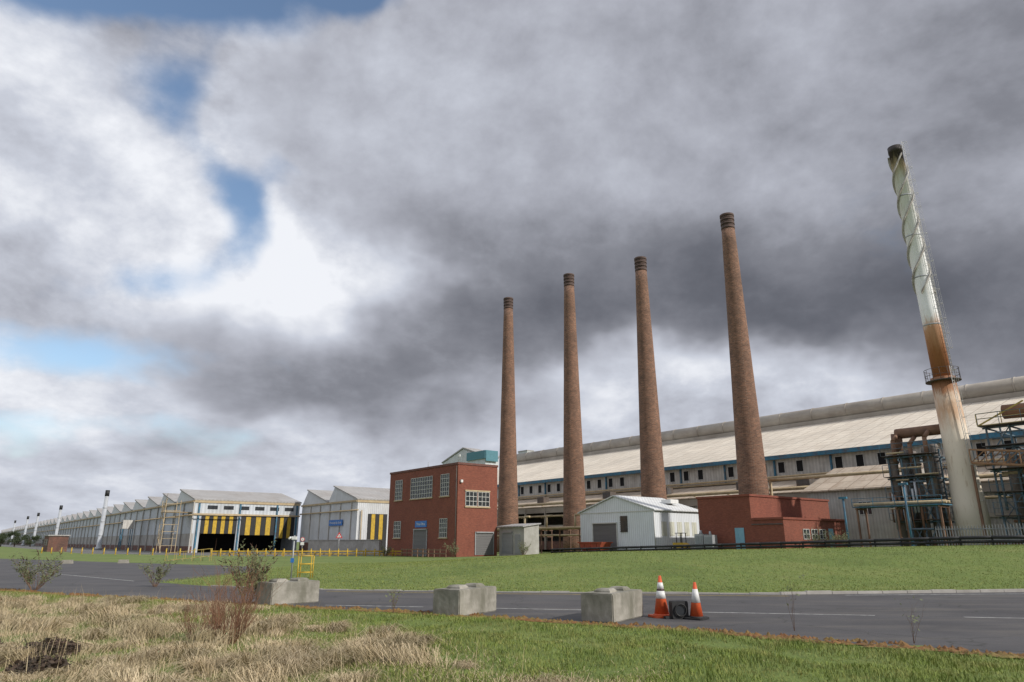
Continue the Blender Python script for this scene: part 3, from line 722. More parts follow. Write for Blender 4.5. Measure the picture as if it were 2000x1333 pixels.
# ------------------------------------------------------------------ pipe structure near stack
def railing(m,p0,p1,h=1.1,mi=0,step=1.5,r=.028):
    p0=Vector(p0);p1=Vector(p1);L=(p1-p0).length;n=max(1,int(L/step))
    for i in range(n+1):
        q=p0.lerp(p1,i/n); m.tube(q,q+Vector((0,0,h)),r,n=4,m=mi)
    for z in (h,h*.55): m.tube(p0+Vector((0,0,z)),p1+Vector((0,0,z)),r,n=4,m=mi)
def framework(name,label,Xa,Xb,Ya,Yb,levels,nx,ny,base,seed):
    random.seed(seed)
    o=thing(name,label,'steel framework',(*pl((Xa+Xb)/2,(Ya+Yb)/2)[:2],base),ROT)
    wx,wy=(Xb-Xa)/2,(Yb-Ya)/2; m=M()
    xsn=np.linspace(-wx,wx,nx); ysn=np.linspace(-wy,wy,ny); top=levels[-1]
    for a in xsn:
        for b in ysn: m.beam((a,b,0),(a,b,top+random.choice([0,0,.8])),.14)
    for z in levels:
        for b in ysn: m.beam((-wx-.3,b,z),(wx+.3,b,z),.12)
        for a in xsn: m.beam((a,-wy-.3,z),(a,wy+.3,z),.12)
        for i in range(nx-1):
            if random.random()<.8:
                m.beam((xsn[i],ysn[0],z-2.4),(xsn[i+1],ysn[0],z),.07)
                if random.random()<.6: m.beam((xsn[i+1],ysn[0],z-2.4),(xsn[i],ysn[0],z),.07)
        M().box(-wx-.4,wx+.4,-wy-.6,-wy+1.2,z+.15,z+.2).obj('walkway',DKSTEEL,o)
        rl=M(); railing(rl,(-wx-.4,-wy-.6,z+.2),(wx+.4,-wy-.6,z+.2)); railing(rl,(wx+.4,-wy-.6,z+.2),(wx+.4,wy,z+.2)); rl.obj('railing',BLUEG,o)
    m.obj('frame',BLUEG,o)
    return o
VESS=mat('grey_vessel_steel',(.22,.21,.2),(.12,.11,.1),scale=1.2,dirt=(.2,.12,.07),dirt_amt=.6,dstretch=(1,1,.2))
f1=framework('pipe_framework','blue steel framework carrying vertical vessels and ducts',-30.0,-26.4,70.5,76,[2.4,4.4,6.4,8.4],4,3,1.1,3)
m=M()
for a,b,r,h in [(-1.6,-2.2,.4,8.5),(-.6,-1.9,.45,8.8),(.5,-2.3,.35,8.2),(1.4,-1.8,.45,9),(-1,.8,.5,9),(1,.9,.5,9.5)]:
    m.nxt(); m.lathe([(r,0),(r,h),(r*.8,h+.3)],16,cx=a,cy=b)
    m.lathe([(r+.1,h*.5),(r+.1,h*.5+.12)],16,cx=a,cy=b); m.lathe([(r+.1,h-.6),(r+.1,h-.45)],16,cx=a,cy=b)
m.parts('vessel',VESS,f1)
m=M(); m.tube((-1.4,-1,10.9),(3.2,-1,10.9),.5,n=20); m.tube((-1.4,-1,10.9),(-1.5,-1,9.0),.5,n=20); m.obj('duct',RUST,f1)
m=M()
for a,z in ((-1.2,10.0),(.3,9.6),(1.7,10.1)): m.nxt(); m.tube((a,-2.6,z),(a,-1.2,z+.8),.2,n=10); m.tube((a,-2.6,z),(a,-2.6,z-2),.2,n=10)
m.parts('branch_pipe',RUST,f1)
m=M(auto=True)
for k in range(26):
    z=random.uniform(1.5,9); yv=random.uniform(-4.0,-3.1); a=random.uniform(-2.0,1)
    if k%2: m.tube((a,yv,z),(a+random.uniform(1,2.2),yv,z),random.uniform(.04,.11),n=8)
    else: m.tube((a,yv,z*.4),(a,yv,z*.4+random.uniform(2,4)),random.uniform(.04,.11),n=8)
for k,o_ in enumerate(m.parts('small_pipe',[RUST],f1)):
    o_.data.materials.clear(); o_.data.materials.append([RUST,BLUEG,GALV,CREAM][k%4])
f2=framework('pipe_framework','blue steel framework with yellow platforms and silver pipe',-21.6,-9,71.5,79,[2.4,4.4,6.4,8.4,10.2],8,3,1.3,9)
m=M()
for i in range(10):
    a=-5.8+i*1.2; r=random.choice([.3,.42,.5]); h=random.uniform(7,9.5)
    m.nxt(); m.lathe([(r,0),(r,h),(r*.7,h+.3)],14,cx=a,cy=random.uniform(-2.2,1))
m.parts('vessel',VESS,f2)
m=M(); m.tube((-5.5,-1,11.9),(3.8,-1,11.6),.65,n=20); m.tube((3.8,-1,12.2),(3.8,-1,8),.65,n=20); m.tube((-2.5,-1.2,11.6),(-2.5,-2.6,8),.45,n=16); m.obj('duct',RUST,f2)
m=M()
railing(m,(-6.8,-4.2,10.5),(-1,-4.2,10.5),1.0,r=.04); m.box(-6.8,-1,-4.2,-3.2,10.37,10.48); m.beam((-6.8,-4.2,10.4),(-3,-4.2,12.2),.12); m.obj('yellow_platform',YELS,f2)
m=M(); m.lathe([(.5,0),(.48,6.6),(.3,7.1),(.25,7.6)],20,cx=-3.2,cy=-4.6); m.tube((-3.2,-4.6,7.5),(-3.2,-2,8.4),.25,n=12); m.obj('silver_vessel',SILVER,f2)
m=M(auto=True)
for k in range(12):
    z=random.uniform(2,9.5); yv=random.uniform(-3.9,-3); a=random.uniform(-7,0); m.tube((a,yv,z),(a+random.uniform(3,7),yv,z),random.uniform(.05,.14),n=8)
for k in range(30):
    a=random.uniform(-6.5,6.5); z=random.uniform(0,5); m.tube((a,-4.0,z),(a,-4.0,z+random.uniform(2,5)),random.uniform(.04,.11),n=8)
for k,o_ in enumerate(m.parts('small_pipe',[GALV],f2)):
    o_.data.materials.clear(); o_.data.materials.append([RUST,BLUEG,GALV,CREAM][k%4])
wb=thing('walkway_bridge','rusty lattice walkway bridge reaching the stack','walkway',(*pl(-22.6,69.5)[:2],0),ROT)
WRUST=mat('orange_rusted_lattice',(.34,.19,.10),(.2,.11,.06),scale=2)
m=M(); p0=Vector((0,0,8.4)); p1=Vector((16,-5,6.0))
for off in (0,.9):
    a=p0+Vector((.3*off,off,0)); b=p1+Vector((.3*off,off,0))
    for dz in (0,1.15): m.beam(a+Vector((0,0,dz)),b+Vector((0,0,dz)),.14)
    for i in range(12):
        q=a.lerp(b,i/12); w=a.lerp(b,(i+1)/12); m.beam(q,q+Vector((0,0,1.15)),.08); m.beam(q,w+Vector((0,0,1.15)),.07)
m.obj('lattice',WRUST,wb)
m=M(); m.extr([tuple(p0),tuple(p0+Vector((.3,.9,0))),tuple(p1+Vector((.3,.9,0))),tuple(p1)],(0,0,-.14)); m.obj('deck',WRUST,wb)
m=M(auto=True); m.beam((0,0,1.3),(0,0,8.2),.18); m.beam((8,-2.5,1.3),(8,-2.5,7.0),.18); m.beam((8,-1.6,1.3),(8,-1.6,7.0),.18); m.parts('support',RUST,wb)
pb=thing('pipe_bridge','low blue pipe bridge on steel posts','pipe bridge',(*pl(-26.8,64)[:2],1.2),ROT)
m=M()
for a in (-3.4,0,3.4):
    m.nxt(); m.beam((a,-.8,0),(a,-.8,3.3),.14); m.beam((a,.8,0),(a,.8,3.3),.14); m.beam((a,-1,3.3),(a,1,3.3),.14)
m.parts('support',RUST,pb)
m=M(); m.box(-3.7,3.7,-1,1,3.42,3.5); railing(m,(-3.7,-1,3.5),(3.7,-1,3.5),.7); m.obj('deck',BLUE,pb)
m=M(auto=True); m.tube((-3.8,-.4,3.7),(3.8,-.4,3.7),.14,n=10); m.tube((-3.8,.3,3.7),(3.8,.3,3.7),.12,n=10); m.parts('pipe',CREAM,pb)
for k,(s,t,h) in enumerate([(30.5,61.5,4.2),(25.5,62,5.0)]):
    p=pl(-s,t); m=M(); m.tube((0,0,0),(0,0,h),.09,n=8); m.box(-.35,.35,-.12,.12,h,h+.18); m.box(-.15,.15,-.15,.15,0,.1)
    m.obj('yard_light_post',BLUE,None,(p[0],p[1],g(p[0],p[1])),ROT,label='short blue post with floodlight head in the yard',category='light post',group='yard light posts')
pr=thing('pipe_rack','cream pipes on low rusty trestles between the chimneys','pipe rack',(*pl(-76,68)[:2],.1),ROT)
m=M()
for i in range(8):
    a=-14+i*4; m.nxt(); m.beam((a,-1,0),(a,-1,3.3),.15); m.beam((a,1,0),(a,1,3.3),.15); m.beam((a,-1.2,3.2),(a,1.2,3.2),.12); m.beam((a,-1.2,2.3),(a,1.2,2.3),.1)
m.parts('trestle',RUST,pr)
m=M(auto=True)
for yv,z,r in ((-.8,3.5,.18),(-.2,3.45,.14),(.5,3.5,.2),(-.9,2.5,.12)): m.tube((-14.5,yv,z),(14.5,yv,z),r,n=10)
m.auto=False
for a in (-6,-1,5): m.nxt(); m.tube((a,-.8,3.5),(a,-.8,5.2),.14,n=10); m.tube((a,-.8,5.2),(a+1.2,-.8,5.2),.14,n=10)
m.parts('pipe',CREAM,pr)
x,yy,_=pl(-58,57.9)
skp=thing('waste_skip','worn red steel waste skip beside the guard rail','skip',(x,yy,g(x,yy)),ROT)
m=M(); prof=[(-1.2,.1),(1.2,.1),(1.85,1.25),(-1.85,1.25)]
m.extr([(a,-.8,z) for a,z in prof],(0,1.6,0)); m.obj('body',SKIPR,skp)
m=M(); m.box(-1.95,1.95,-.9,-.801,1.15,1.27); m.box(-1.95,1.95,.801,.9,1.15,1.27)
for a in (-1,0,1): m.box(a-.05,a+.05,-.88,-.801,.15,1.14)
m.obj('rim',SKIPR,skp)

# ------------------------------------------------------------------ concrete blocks
import bmesh
def block(loc,ang,lab,seed,L=1.6,W=.78,H=.60):
    random.seed(seed)
    o=thing('concrete_block',lab,'concrete block',(loc[0],loc[1],.004),ang,'concrete barrier blocks across the road')
    bm=bmesh.new(); bmesh.ops.create_cube(bm,size=1)
    for v in bm.verts: v.co=Vector((v.co.x*L+L/2,v.co.y*W+W/2,v.co.z*H+H/2))
    bmesh.ops.bevel(bm,geom=bm.edges[:],offset=.022,segments=2,affect='EDGES')
    bmesh.ops.subdivide_edges(bm,edges=[e for e in bm.edges if e.calc_length()>.3],cuts=7,use_grid_fill=True)
    for v in bm.verts: v.co+=Vector((random.uniform(-1,1),random.uniform(-1,1),random.uniform(-1,1) if v.co.z>.05 else 0))*.0022
    me=bpy.data.meshes.new('body'); bm.to_mesh(me); bm.free(); me.materials.append(CONC)
    b=bpy.data.objects.new('body',me); COL.objects.link(b); b.parent=o
    for k in range(2):
        m=M(); cx=L*(.28+.44*k)
        def ring(s,z): return [(cx-s,W/2-s,z),(cx+s,W/2-s,z),(cx+s,W/2+s,z),(cx-s,W/2+s,z)]
        vs=ring(.2,H-.01)+ring(.19,H+.04)+ring(.14,H+.08)
        m._a(vs,[(0,1,5,4),(1,2,6,5),(2,3,7,6),(3,0,4,7),(4,5,9,8),(5,6,10,9),(6,7,11,10),(7,4,8,11),(8,9,10,11)]); m.obj('interlocking_stud',CONC,o)
    return o
block((2.20,15.9),math.radians(58),'weathered grey concrete block beside the traffic cones',1,L=1.75)
block((-1.24,17.2),math.radians(60),'weathered grey concrete block standing on the road',2,L=1.7)
block((-6.65,20.1),math.radians(52),'weathered grey concrete block beside a buddleia bush',3,L=1.6)
def cone(loc,H,lab,ang,dirty=False):
    o=thing('traffic_cone',lab,'traffic cone',(loc[0],loc[1],.006),ang,'traffic cones by the concrete block')
    b=.21*H/.75
    m=M(); m.extr([(-b,-b*.8,0),(-b*.8,-b,0),(b*.8,-b,0),(b,-b*.8,0),(b,b*.8,0),(b*.8,b,0),(-b*.8,b,0),(-b,b*.8,0)],(0,0,.045)); m.lathe([(b*.85,.045),(b*.72,.075)],20); m.obj('base',RUBBER if dirty else ORANGE,o)
    r0,r1=b*.66,.03
    def R(q): return r0+(r1-r0)*q
    def seg(q0,q1,mt,nm,e=0):
        M().lathe([(R(q0)+e,.075+q0*(H-.075)),(R(q1)+e,.075+q1*(H-.075))],24).obj(nm,mt,o)
    seg(0,1,ORANGE,'body')
    if dirty: seg(.40,.80,WHITE,'reflective_sleeve',.004)
    else:
        seg(.40,.60,WHITE,'reflective_sleeve',.004); seg(.65,.82,WHITE,'reflective_sleeve',.004); seg(.605,.645,BLK,'dark_band',.005)
    return o
cone((3.52,17.2),.92,'orange and white traffic cone with dark band',.3)
c2=cone((4.22,16.75),.80,'slightly tilted orange and white traffic cone',.9,True); c2.rotation_euler=(math.radians(2),math.radians(-3),.9)
tl=thing('signal_lamp_head','black square signal lamp head lying beside cones','signal lamp',(3.86,16.75,.01),math.radians(8))
m=M(); m.extr([(-.17,0,.0),(.17,0,.0),(.19,0,.03),(.19,0,.35),(.17,0,.38),(-.17,0,.38),(-.19,0,.35),(-.19,0,.03)],(0,.22,0)); m.obj('housing',RUBBER,tl)
m=M()
for i in range(24):
    t=2*math.pi*i/24;u=2*math.pi*(i+1)/24
    m.tube((.13*math.cos(t),-.03,.19+.13*math.sin(t)),(.13*math.cos(u),-.03,.19+.13*math.sin(u)),.016,n=6,caps=False)
m.obj('visor_ring',BLK,tl)
m=M(); m.tube((0,-.01,.19),(0,-.004,.19),.11,n=24); m.obj('lens',GLASS,tl)
m=M(auto=True); m.box(-.34,-.195,.05,.2,0,.05); m.box(.195,.31,.02,.2,0,.04); m.parts('bracket',RUBBER,tl)

cg=thing('yellow_guard_frame','yellow tubular guard frame on the grass verge','guard frame',(-9.9,34.5,0),.1)
m=M()
for a in (-.3,.3):
    for b in (-.3,.3): m.tube((a,b,0),(a,b,1.05),.025,n=8)
for z in (.3,.68,1.05):
    for b in (-.3,.3): m.tube((-.3,b,z),(.3,b,z),.02,n=8)
    for a in (-.3,.3): m.tube((a,-.3,z),(a,.3,z),.02,n=8)
m.obj('frame',YEL,cg)
pp=thing('camera_post','slim grey post with small white camera box','post',(-10.5,34.3,0),0)
m=M(); m.tube((0,0,0),(0,0,2.0),.035,n=8); m.box(-.1,.1,-.1,.1,0,.03); m.obj('pole',GALV,pp)
m=M(); m.box(-.11,.11,-.08,.08,1.8,1.95); m.tube((-.18,0,1.9),(-.18,-.2,1.86),.05,n=10); m.obj('camera',WHITE,pp)
m=M(); m.box(-.08,.08,-.06,-.041,.75,.95); m.obj('notice_plate',SIGNB,pp)
def tri_sign(x,y,h,lab,kind='tri'):
    o=thing('road_sign',lab,'road sign',(x,y,0),math.radians(8),None)
    m=M(); m.tube((0,0,0),(0,0,h),.04,n=8); m.box(-.12,.12,-.12,.12,0,.04); m.obj('pole',GALV,o)
    if kind=='tri':
        m=M(); m.extr([(-.42,-.05,h-.75),(.42,-.05,h-.75),(0,-.05,h)],(0,-.02,0)); m.obj('panel',REDP,o)
        m=M(); m.extr([(-.25,-.073,h-.66),(.25,-.073,h-.66),(0,-.073,h-.22)],(0,-.008,0)); m.obj('panel_centre',WHITE,o)
        m=M(); m.box(-.03,.03,-.09,-.082,h-.58,h-.4); m.box(-.03,.03,-.09,-.082,h-.64,h-.6); m.obj('exclamation_mark',BLK,o)
    else:
        m=M(); m.tube((0,-.05,h-.3),(0,-.07,h-.3),.25,n=24); m.obj('panel',REDP,o)
        m=M(); m.tube((0,-.073,h-.3),(0,-.08,h-.3),.19,n=24); m.obj('panel_centre',WHITE,o)
        text('5',.24,o,(0,-.085,h-.3),0,BLK,'speed_number')
        m=M(); m.box(-.22,.22,-.07,-.05,h-1.0,h-.65); m.obj('plate',WHITE,o)
tri_sign(-21.9,90,2.9,'red and white warning triangle on grey pole')
tri_sign(-26.5,90,2.3,'round red-ringed speed sign on grey pole','round')
for k,(x,yy) in enumerate([(-36,58),(-32,59)]):
    m=M(); m.extr([(-.4,0,0),(.4,0,0),(.34,0,.28),(-.34,0,.28)],(0,.4,0)); m.obj('concrete_kerb_block',CONC,None,(x,yy,.004),.3,label='low weathered concrete stop block on tarmac',category='concrete block',group='stop blocks on the tarmac')

# ------------------------------------------------------------------ vegetation
def bush(name,label,loc,H,R,nst,leafn,twm,lfm,seed,flowers=0,spread=1.0,leafsz=.05,r0=.012):
    random.seed(seed); o=thing(name,label,'bush',(loc[0],loc[1],g(*loc)),0)
    st=M(); lf=M(); fw=M(); tips=[]
    def grow(p,d,L,r,depth):
        n=3; q=p
        for i in range(n):
            d=(d+Vector((random.uniform(-.18,.18),random.uniform(-.18,.18),random.uniform(-.02,.1)))).normalized()
            q2=q+d*L/n; st.tube(q,q2,r*(1-.25*i),r*(1-.25*(i+1)),n=3,caps=False,sm=False)
            if depth<=1: tips.append((q2,d))
            q=q2
            if depth>0 and random.random()<.75:
                nd=(d+Vector((random.uniform(-.7,.7),random.uniform(-.7,.7),random.uniform(-.1,.4)))).normalized()
                grow(q2,nd,L*.55,r*.55,depth-1)
        if flowers and random.random()<flowers: fw.tube(q,q+d*.16+Vector((0,0,-.02)),.018,.004,n=4)
    for i in range(nst):
        a=random.uniform(0,6.28); d=Vector((math.cos(a)*spread*random.uniform(.1,.8),math.sin(a)*spread*random.uniform(.1,.8),1)).normalized()
        grow(Vector((math.cos(a)*R*.15,math.sin(a)*R*.15,0)),d,H*random.uniform(.6,1.05),r0,2)
    for i in range(leafn):
        p,d=random.choice(tips); p=p+Vector((random.gauss(0,.04),random.gauss(0,.04),random.gauss(0,.04)))
        a=Vector((random.uniform(-1,1),random.uniform(-1,1),random.uniform(-.6,.6))).normalized(); b=a.orthogonal().normalized()*.28; s=leafsz*random.uniform(.6,1.5)
        lf.poly([p,p+a*s*.5+b*s,p+a*s*1.3,p+a*s*.5-b*s])
    st.obj('stems',twm,o)
    if leafn: lf.obj('foliage',lfm,o)
    if fw.v: fw.obj('flower_heads',FLOWER,o)
    return o
bush('buddleia_bush','scraggly grey-green buddleia bush on the kerb edge',(-17.4,26.4),.85,.6,24,1900,TWIG,LEAF,1,.15,spread=1.5,r0=.01)
bush('buddleia_bush','tall buddleia with brown seed heads beside concrete block',(-7.5,20.6),1.0,.5,20,2000,TWIG,LEAF,2,.6,spread=.8,r0=.01)
bush('buddleia_bush','small sparse bush growing on the tarmac edge',(-14.1,28.6),.75,.4,14,800,TWIG,LEAF,3,.1,r0=.01)
bush('dead_shrub','leafless reddish-brown shrub in dead grass',(-4.85,12.5),.92,1.0,85,0,TWIGR,LEAF,4,0,spread=.85,r0=.0065)
bush('dead_shrub','leafless brown stems rising from straw grass',(-5.7,13.4),.6,.8,35,0,TWIGR,LEAF,14,0,spread=1.0,r0=.005)
bush('weed_plant','thin dried weed stem standing by the kerb',(5.6,14.6),1.0,.05,3,20,TWIG,LEAF,5,0,spread=.1,r0=.005)
bush('weed_plant','thin dried weed stems on the verge edge',(7.0,12.9),.5,.1,5,20,TWIG,LEAF,6,0,spread=.4,r0=.004)
bush('weed_plant','small dry weed by the concrete block',(-2.9,17.8),.45,.1,6,60,TWIG,LEAF,8,0,spread=.5,r0=.005)
for k,(X,Y,h) in enumerate([(-65.0,43.2,1.1),(-61.0,49.8,.9),(-78,42,.8)]):
    p=pl(X,Y); bush('shrub','brown twiggy shrub growing beside brick wall',(p[0],p[1]),h,.9,18,500,TWIG,LEAF,20+k,0,spread=.9,leafsz=.09,r0=.015)
for k,(X,Y,h) in enumerate([(-33,60.3,1.1),(-31.5,60.6,.9),(-29.5,58.7,.8)]):
    p=pl(X,Y); bush('shrub','pale scrubby shrub against the yard fence',(p[0],p[1]),h,.9,20,450,TWIG,LEAF,30+k,0,spread=.9,leafsz=.08,r0=.015)
def tree(loc,H,seed):
    random.seed(seed); o=thing('tree','dark evergreen tree beyond the works yard','tree',(loc[0],loc[1],0),0,'trees beyond the yard')
    m=M(); m.tube((0,0,0),(0,0,H*.6),.2,.08,n=8)
    for i in range(7):
        a=random.uniform(0,6.28); z=H*random.uniform(.25,.6); m.tube((0,0,z),(math.cos(a)*H*.25,math.sin(a)*H*.25,z+H*.2),.07,.02,n=5)
    m.obj('trunk',BARK,o)
    lf=M()
    cl=[(Vector((random.gauss(0,H*.22),random.gauss(0,H*.22),H*random.uniform(.3,.9))),H*random.uniform(.1,.2)) for _ in range(16)]
    for i in range(1600):
        c,r=random.choice(cl); p=c+Vector((random.gauss(0,r*.6),random.gauss(0,r*.6),random.gauss(0,r*.5)))
        a=Vector((random.uniform(-1,1),random.uniform(-1,1),random.uniform(-1,1))).normalized()*H*.035; b=a.orthogonal()*.6
        lf.poly([p-a,p+b,p+a,p-b])
    lf.obj('crown',LEAFD,o)
for k,(x,yy,h) in enumerate([(-176,252,5.2),(-169,250,4.2),(-183,255,4.5),(-162,248,3.6),(-190,262,5),(-155,246,3.2)]): tree((x,yy),h,40+k)

def blades(name,P,h,w,lean,droop,matl,label,la=None):
    n=len(P); a=rng.uniform(0,2*np.pi,n); side=np.stack([np.cos(a),np.sin(a),np.zeros(n)],1)*w[:,None]
    if la is None: la=rng.uniform(0,2*np.pi,n)
    L=np.stack([np.cos(la),np.sin(la),np.zeros(n)],1)*(lean*h)[:,None]
    up=np.zeros((n,3)); up[:,2]=h
    mid=P+up*.62*(1-droop*.15)[:,None]+L*.35; tip=P+up*(1-droop)[:,None]+L
    V=np.stack([P-side,P+side,mid-side*.7,mid+side*.7,tip],1).reshape(-1,3)
    base=(np.arange(n)*5)[:,None]; loops=(base+np.array([0,1,3,2,2,3,4])[None,:]).ravel()
    me=bpy.data.meshes.new(name); me.vertices.add(5*n); me.vertices.foreach_set('co',V.ravel())
    me.loops.add(7*n); me.loops.foreach_set('vertex_index',loops.astype(np.int32))
    me.polygons.add(2*n); ls=((np.arange(n)*7)[:,None]+np.array([0,4])[None,:]).ravel(); me.polygons.foreach_set('loop_start',ls.astype(np.int32))
    me.update(calc_edges=True); me.validate(); me.materials.append(matl)
    o=bpy.data.objects.new(name,me); COL.objects.link(o); o['kind']='stuff'; o['label']=label
    return o
def scatter(n,x0,x1,y0,y1,cond):
    x=rng.uniform(x0,x1,n); yv=y0+(y1-y0)*rng.uniform(0,1,n)**1.25
    k=cond(x,yv); x=x[k];yv=yv[k]
    return np.stack([x,yv,gh(x,yv)-.01],1)
inview=lambda x,y:(np.abs(x)<.80*y+.6)
edge=lambda x,y: np.interp(x,NEX,NEY)-y
strawmask=lambda x,y: np.minimum((.6-(y-9.5)*.8-x)*.40, (edge(x,y)-1.5)*.6)+.7*np.sin(x*1.1+1)*np.sin(y*.9+.5)+.5*np.sin(x*2.7+y)*np.sin(y*2.1)
P=scatter(420000,-20,14,8.3,27,lambda x,y:inview(x,y)&(edge(x,y)>.3+rng.uniform(0,.3,len(x)))&(strawmask(x,y)<1.2+rng.normal(0,.6,len(x))))
n=len(P); blades('grass',P,rng.uniform(.03,.10,n)*(1+.4*np.sin(P[:,0]*2.3)*np.sin(P[:,1]*1.9)),rng.uniform(.003,.007,n),rng.uniform(.2,.9,n),rng.uniform(0,.3,n),BLADE,'short rough olive green grass on the verge')
cx=rng.uniform(-16,3.5,620); cy=8.6+rng.uniform(0,1,620)**1.2*15
k=(edge(cx,cy)>.9)&inview(cx,cy)&(strawmask(cx,cy)>.3+rng.normal(0,.3,620)); cx=cx[k];cy=cy[k]
per=340; nn=len(cx)*per; ix=np.repeat(np.arange(len(cx)),per)
sp_=np.repeat(rng.uniform(.05,.2,len(cx)),per)
sx=cx[ix]+rng.normal(0,1,nn)*sp_; sy=cy[ix]+rng.normal(0,1,nn)*sp_; P=np.stack([sx,sy,gh(sx,sy)-.01],1)
hh=np.repeat(.14+.34*rng.uniform(0,1,len(cx))**1.6,per)*rng.uniform(.5,1.1,nn)
la=np.repeat(rng.uniform(0,6.28,len(cx)),per)+rng.normal(0,.7,nn)
blades('dead_grass',P,hh,rng.uniform(.003,.006,nn),rng.uniform(.6,2.0,nn),rng.uniform(.4,1.05,nn),STRAW,'drooping tussocks of straw-coloured dead grass',la)
P=scatter(90000,-18,4,8.3,24,lambda x,y:inview(x,y)&(edge(x,y)>.6)&(strawmask(x,y)>.2+rng.normal(0,.5,len(x))))
n=len(P); blades('dead_grass',P,rng.uniform(.04,.15,n),rng.uniform(.003,.006,n),rng.uniform(.6,2.0,n),rng.uniform(.4,.95,n),STRAW,'matted layer of dead grass')
P=scatter(1500,-14,1,9,21,lambda x,y:inview(x,y)&(edge(x,y)>1.0)&(strawmask(x,y)>.5))
n=len(P); blades('dry_stalks',P,rng.uniform(.3,.65,n),rng.uniform(.002,.004,n),rng.uniform(.05,.3,n),rng.uniform(0,.05,n),STRAW,'thin upright dry stalks')
P=scatter(150000,-16,36,25.4,60,lambda x,y:inview(x,y)&(y>np.interp(x,[-15.5,-12,-7,0,9,20,60],[31.5,29,26.8,25.6,24.7,26.1,26.7])))
n=len(P); blades('lawn_grass',P,rng.uniform(.03,.08,n),rng.uniform(.006,.014,n),rng.uniform(.3,1.0,n),rng.uniform(0,.3,n),BLADE,'mown green grass on the bank')
random.seed(3); m=M()
for (cx_,cy_,r) in [(-7.9,10.5,.7),(-7.1,11.3,.5),(-8.6,11.4,.7),(-6.3,9.9,.4),(-7.4,9.3,.6)]:
    for i in range(800):
        a=random.uniform(0,6.28); rr=r*math.sqrt(random.random()); x=cx_+rr*math.cos(a); yv=cy_+rr*math.sin(a)*.8
        z=g(x,yv)+random.uniform(.05,.26)*(1-(rr/r)**2*.6)
        d=Vector((random.uniform(-1,1),random.uniform(-1,1),random.uniform(-.4,.6))).normalized(); b=d.orthogonal().normalized()*.5; s=random.uniform(.02,.05); p=Vector((x,yv,z))
        m.poly([p-d*s,p+b*s,p+d*s,p-b*s])
    for i in range(8):
        a=random.uniform(0,6.28); p=Vector((cx_+random.uniform(-r,r)*.6,cy_+random.uniform(-r,r)*.5,0)); q=p+Vector((math.cos(a)*.2,math.sin(a)*.2,random.uniform(.2,.32))); e=p+Vector((math.cos(a)*.6,math.sin(a)*.6,.08))
        m.tube(p,q,.006,.005,n=3,caps=False); m.tube(q,e,.005,.003,n=3,caps=False)
m.obj('bramble',BRAMB,kind='stuff',label='dark brown withered bramble patch')

# ------------------------------------------------------------------ world sky
w=bpy.data.worlds.new('World'); scene.world=w; w.use_nodes=True; nt=w.node_tree; nt.nodes.clear()
out=N(nt,'ShaderNodeOutputWorld')
sunv=Vector((.75,-.45,.56)).normalized()
sky=N(nt,'ShaderNodeTexSky'); sky.sky_type='NISHITA'; sky.sun_disc=False
sky.sun_elevation=math.asin(sunv.z); sky.sun_rotation=math.atan2(sunv.x,sunv.y); sky.air_density=1.1; sky.dust_density=1.0; sky.ozone_density=1.3
bgs=N(nt,'ShaderNodeBackground'); bgs.inputs[1].default_value=.15; nt.links.new(sky.outputs[0],bgs.inputs[0])
tc=N(nt,'ShaderNodeTexCoord'); G=tc.outputs['Generated']
sp=N(nt,'ShaderNodeSeparateXYZ'); nt.links.new(G,sp.inputs[0])
ay_=math_(nt,'MAXIMUM',math_(nt,'ABSOLUTE',sp.outputs[1]),.08)
U=math_(nt,'DIVIDE',sp.outputs[0],ay_); Zc=math_(nt,'DIVIDE',sp.outputs[2],ay_)
zz=math_(nt,'MAXIMUM',sp.outputs[2],0)
zs=math_(nt,'ADD',math_(nt,'MULTIPLY',zz,1.25),math_(nt,'MULTIPLY',math_(nt,'DIVIDE',zz,math_(nt,'ADD',zz,.12)),.38))
Q=N(nt,'ShaderNodeCombineXYZ'); nt.links.new(sp.outputs[0],Q.inputs[0]); nt.links.new(sp.outputs[1],Q.inputs[1]); nt.links.new(zs,Q.inputs[2])
def offs(v,o):
    a=N(nt,'ShaderNodeVectorMath',operation='ADD'); nt.links.new(v,a.inputs[0]); a.inputs[1].default_value=o; return a.outputs[0]
def vmad(v,mul,add):
    a=N(nt,'ShaderNodeVectorMath',operation='MULTIPLY_ADD'); nt.links.new(v,a.inputs[0]); a.inputs[1].default_value=mul; nt.links.new(add,a.inputs[2]); return a.outputs[0]
def puff(v):
    nn=N(nt,'ShaderNodeTexNoise'); nn.inputs['Scale'].default_value=7; nn.inputs['Detail'].default_value=3; nt.links.new(v,nn.inputs['Vector'])
    vw=vmad(nn.outputs['Color'],(.09,.09,.09),v)
    vo=N(nt,'ShaderNodeTexVoronoi',feature='F1'); vo.inputs['Scale'].default_value=6; vo.inputs['Detail'].default_value=2; vo.inputs['Roughness'].default_value=.5; vo.inputs['Lacunarity'].default_value=2.4
    vo.normalize=True; nt.links.new(vw,vo.inputs['Vector'])
    return math_(nt,'SUBTRACT',1.0,vo.outputs['Distance'])
n1=noise_(nt,offs(Q.outputs[0],(3.1,7.7,0)),2.4,10,.60,.1)
n2=noise_(nt,offs(Q.outputs[0],(3.1+.035,7.7-.02,.06)),2.4,6,.60,.1)
n3=noise_(nt,offs(Q.outputs[0],(9.4,1.7,2.2)),5.5,6,.6,.3)
p1=puff(offs(Q.outputs[0],(1.3,2.2,.4)))
relief=math_(nt,'MULTIPLY',math_(nt,'SUBTRACT',n1,n2),1.3)
edgeN=math_(nt,'ADD',math_(nt,'MULTIPLY',math_(nt,'SUBTRACT',n1,.5),1.3),math_(nt,'MULTIPLY',math_(nt,'SUBTRACT',p1,.62),.9))
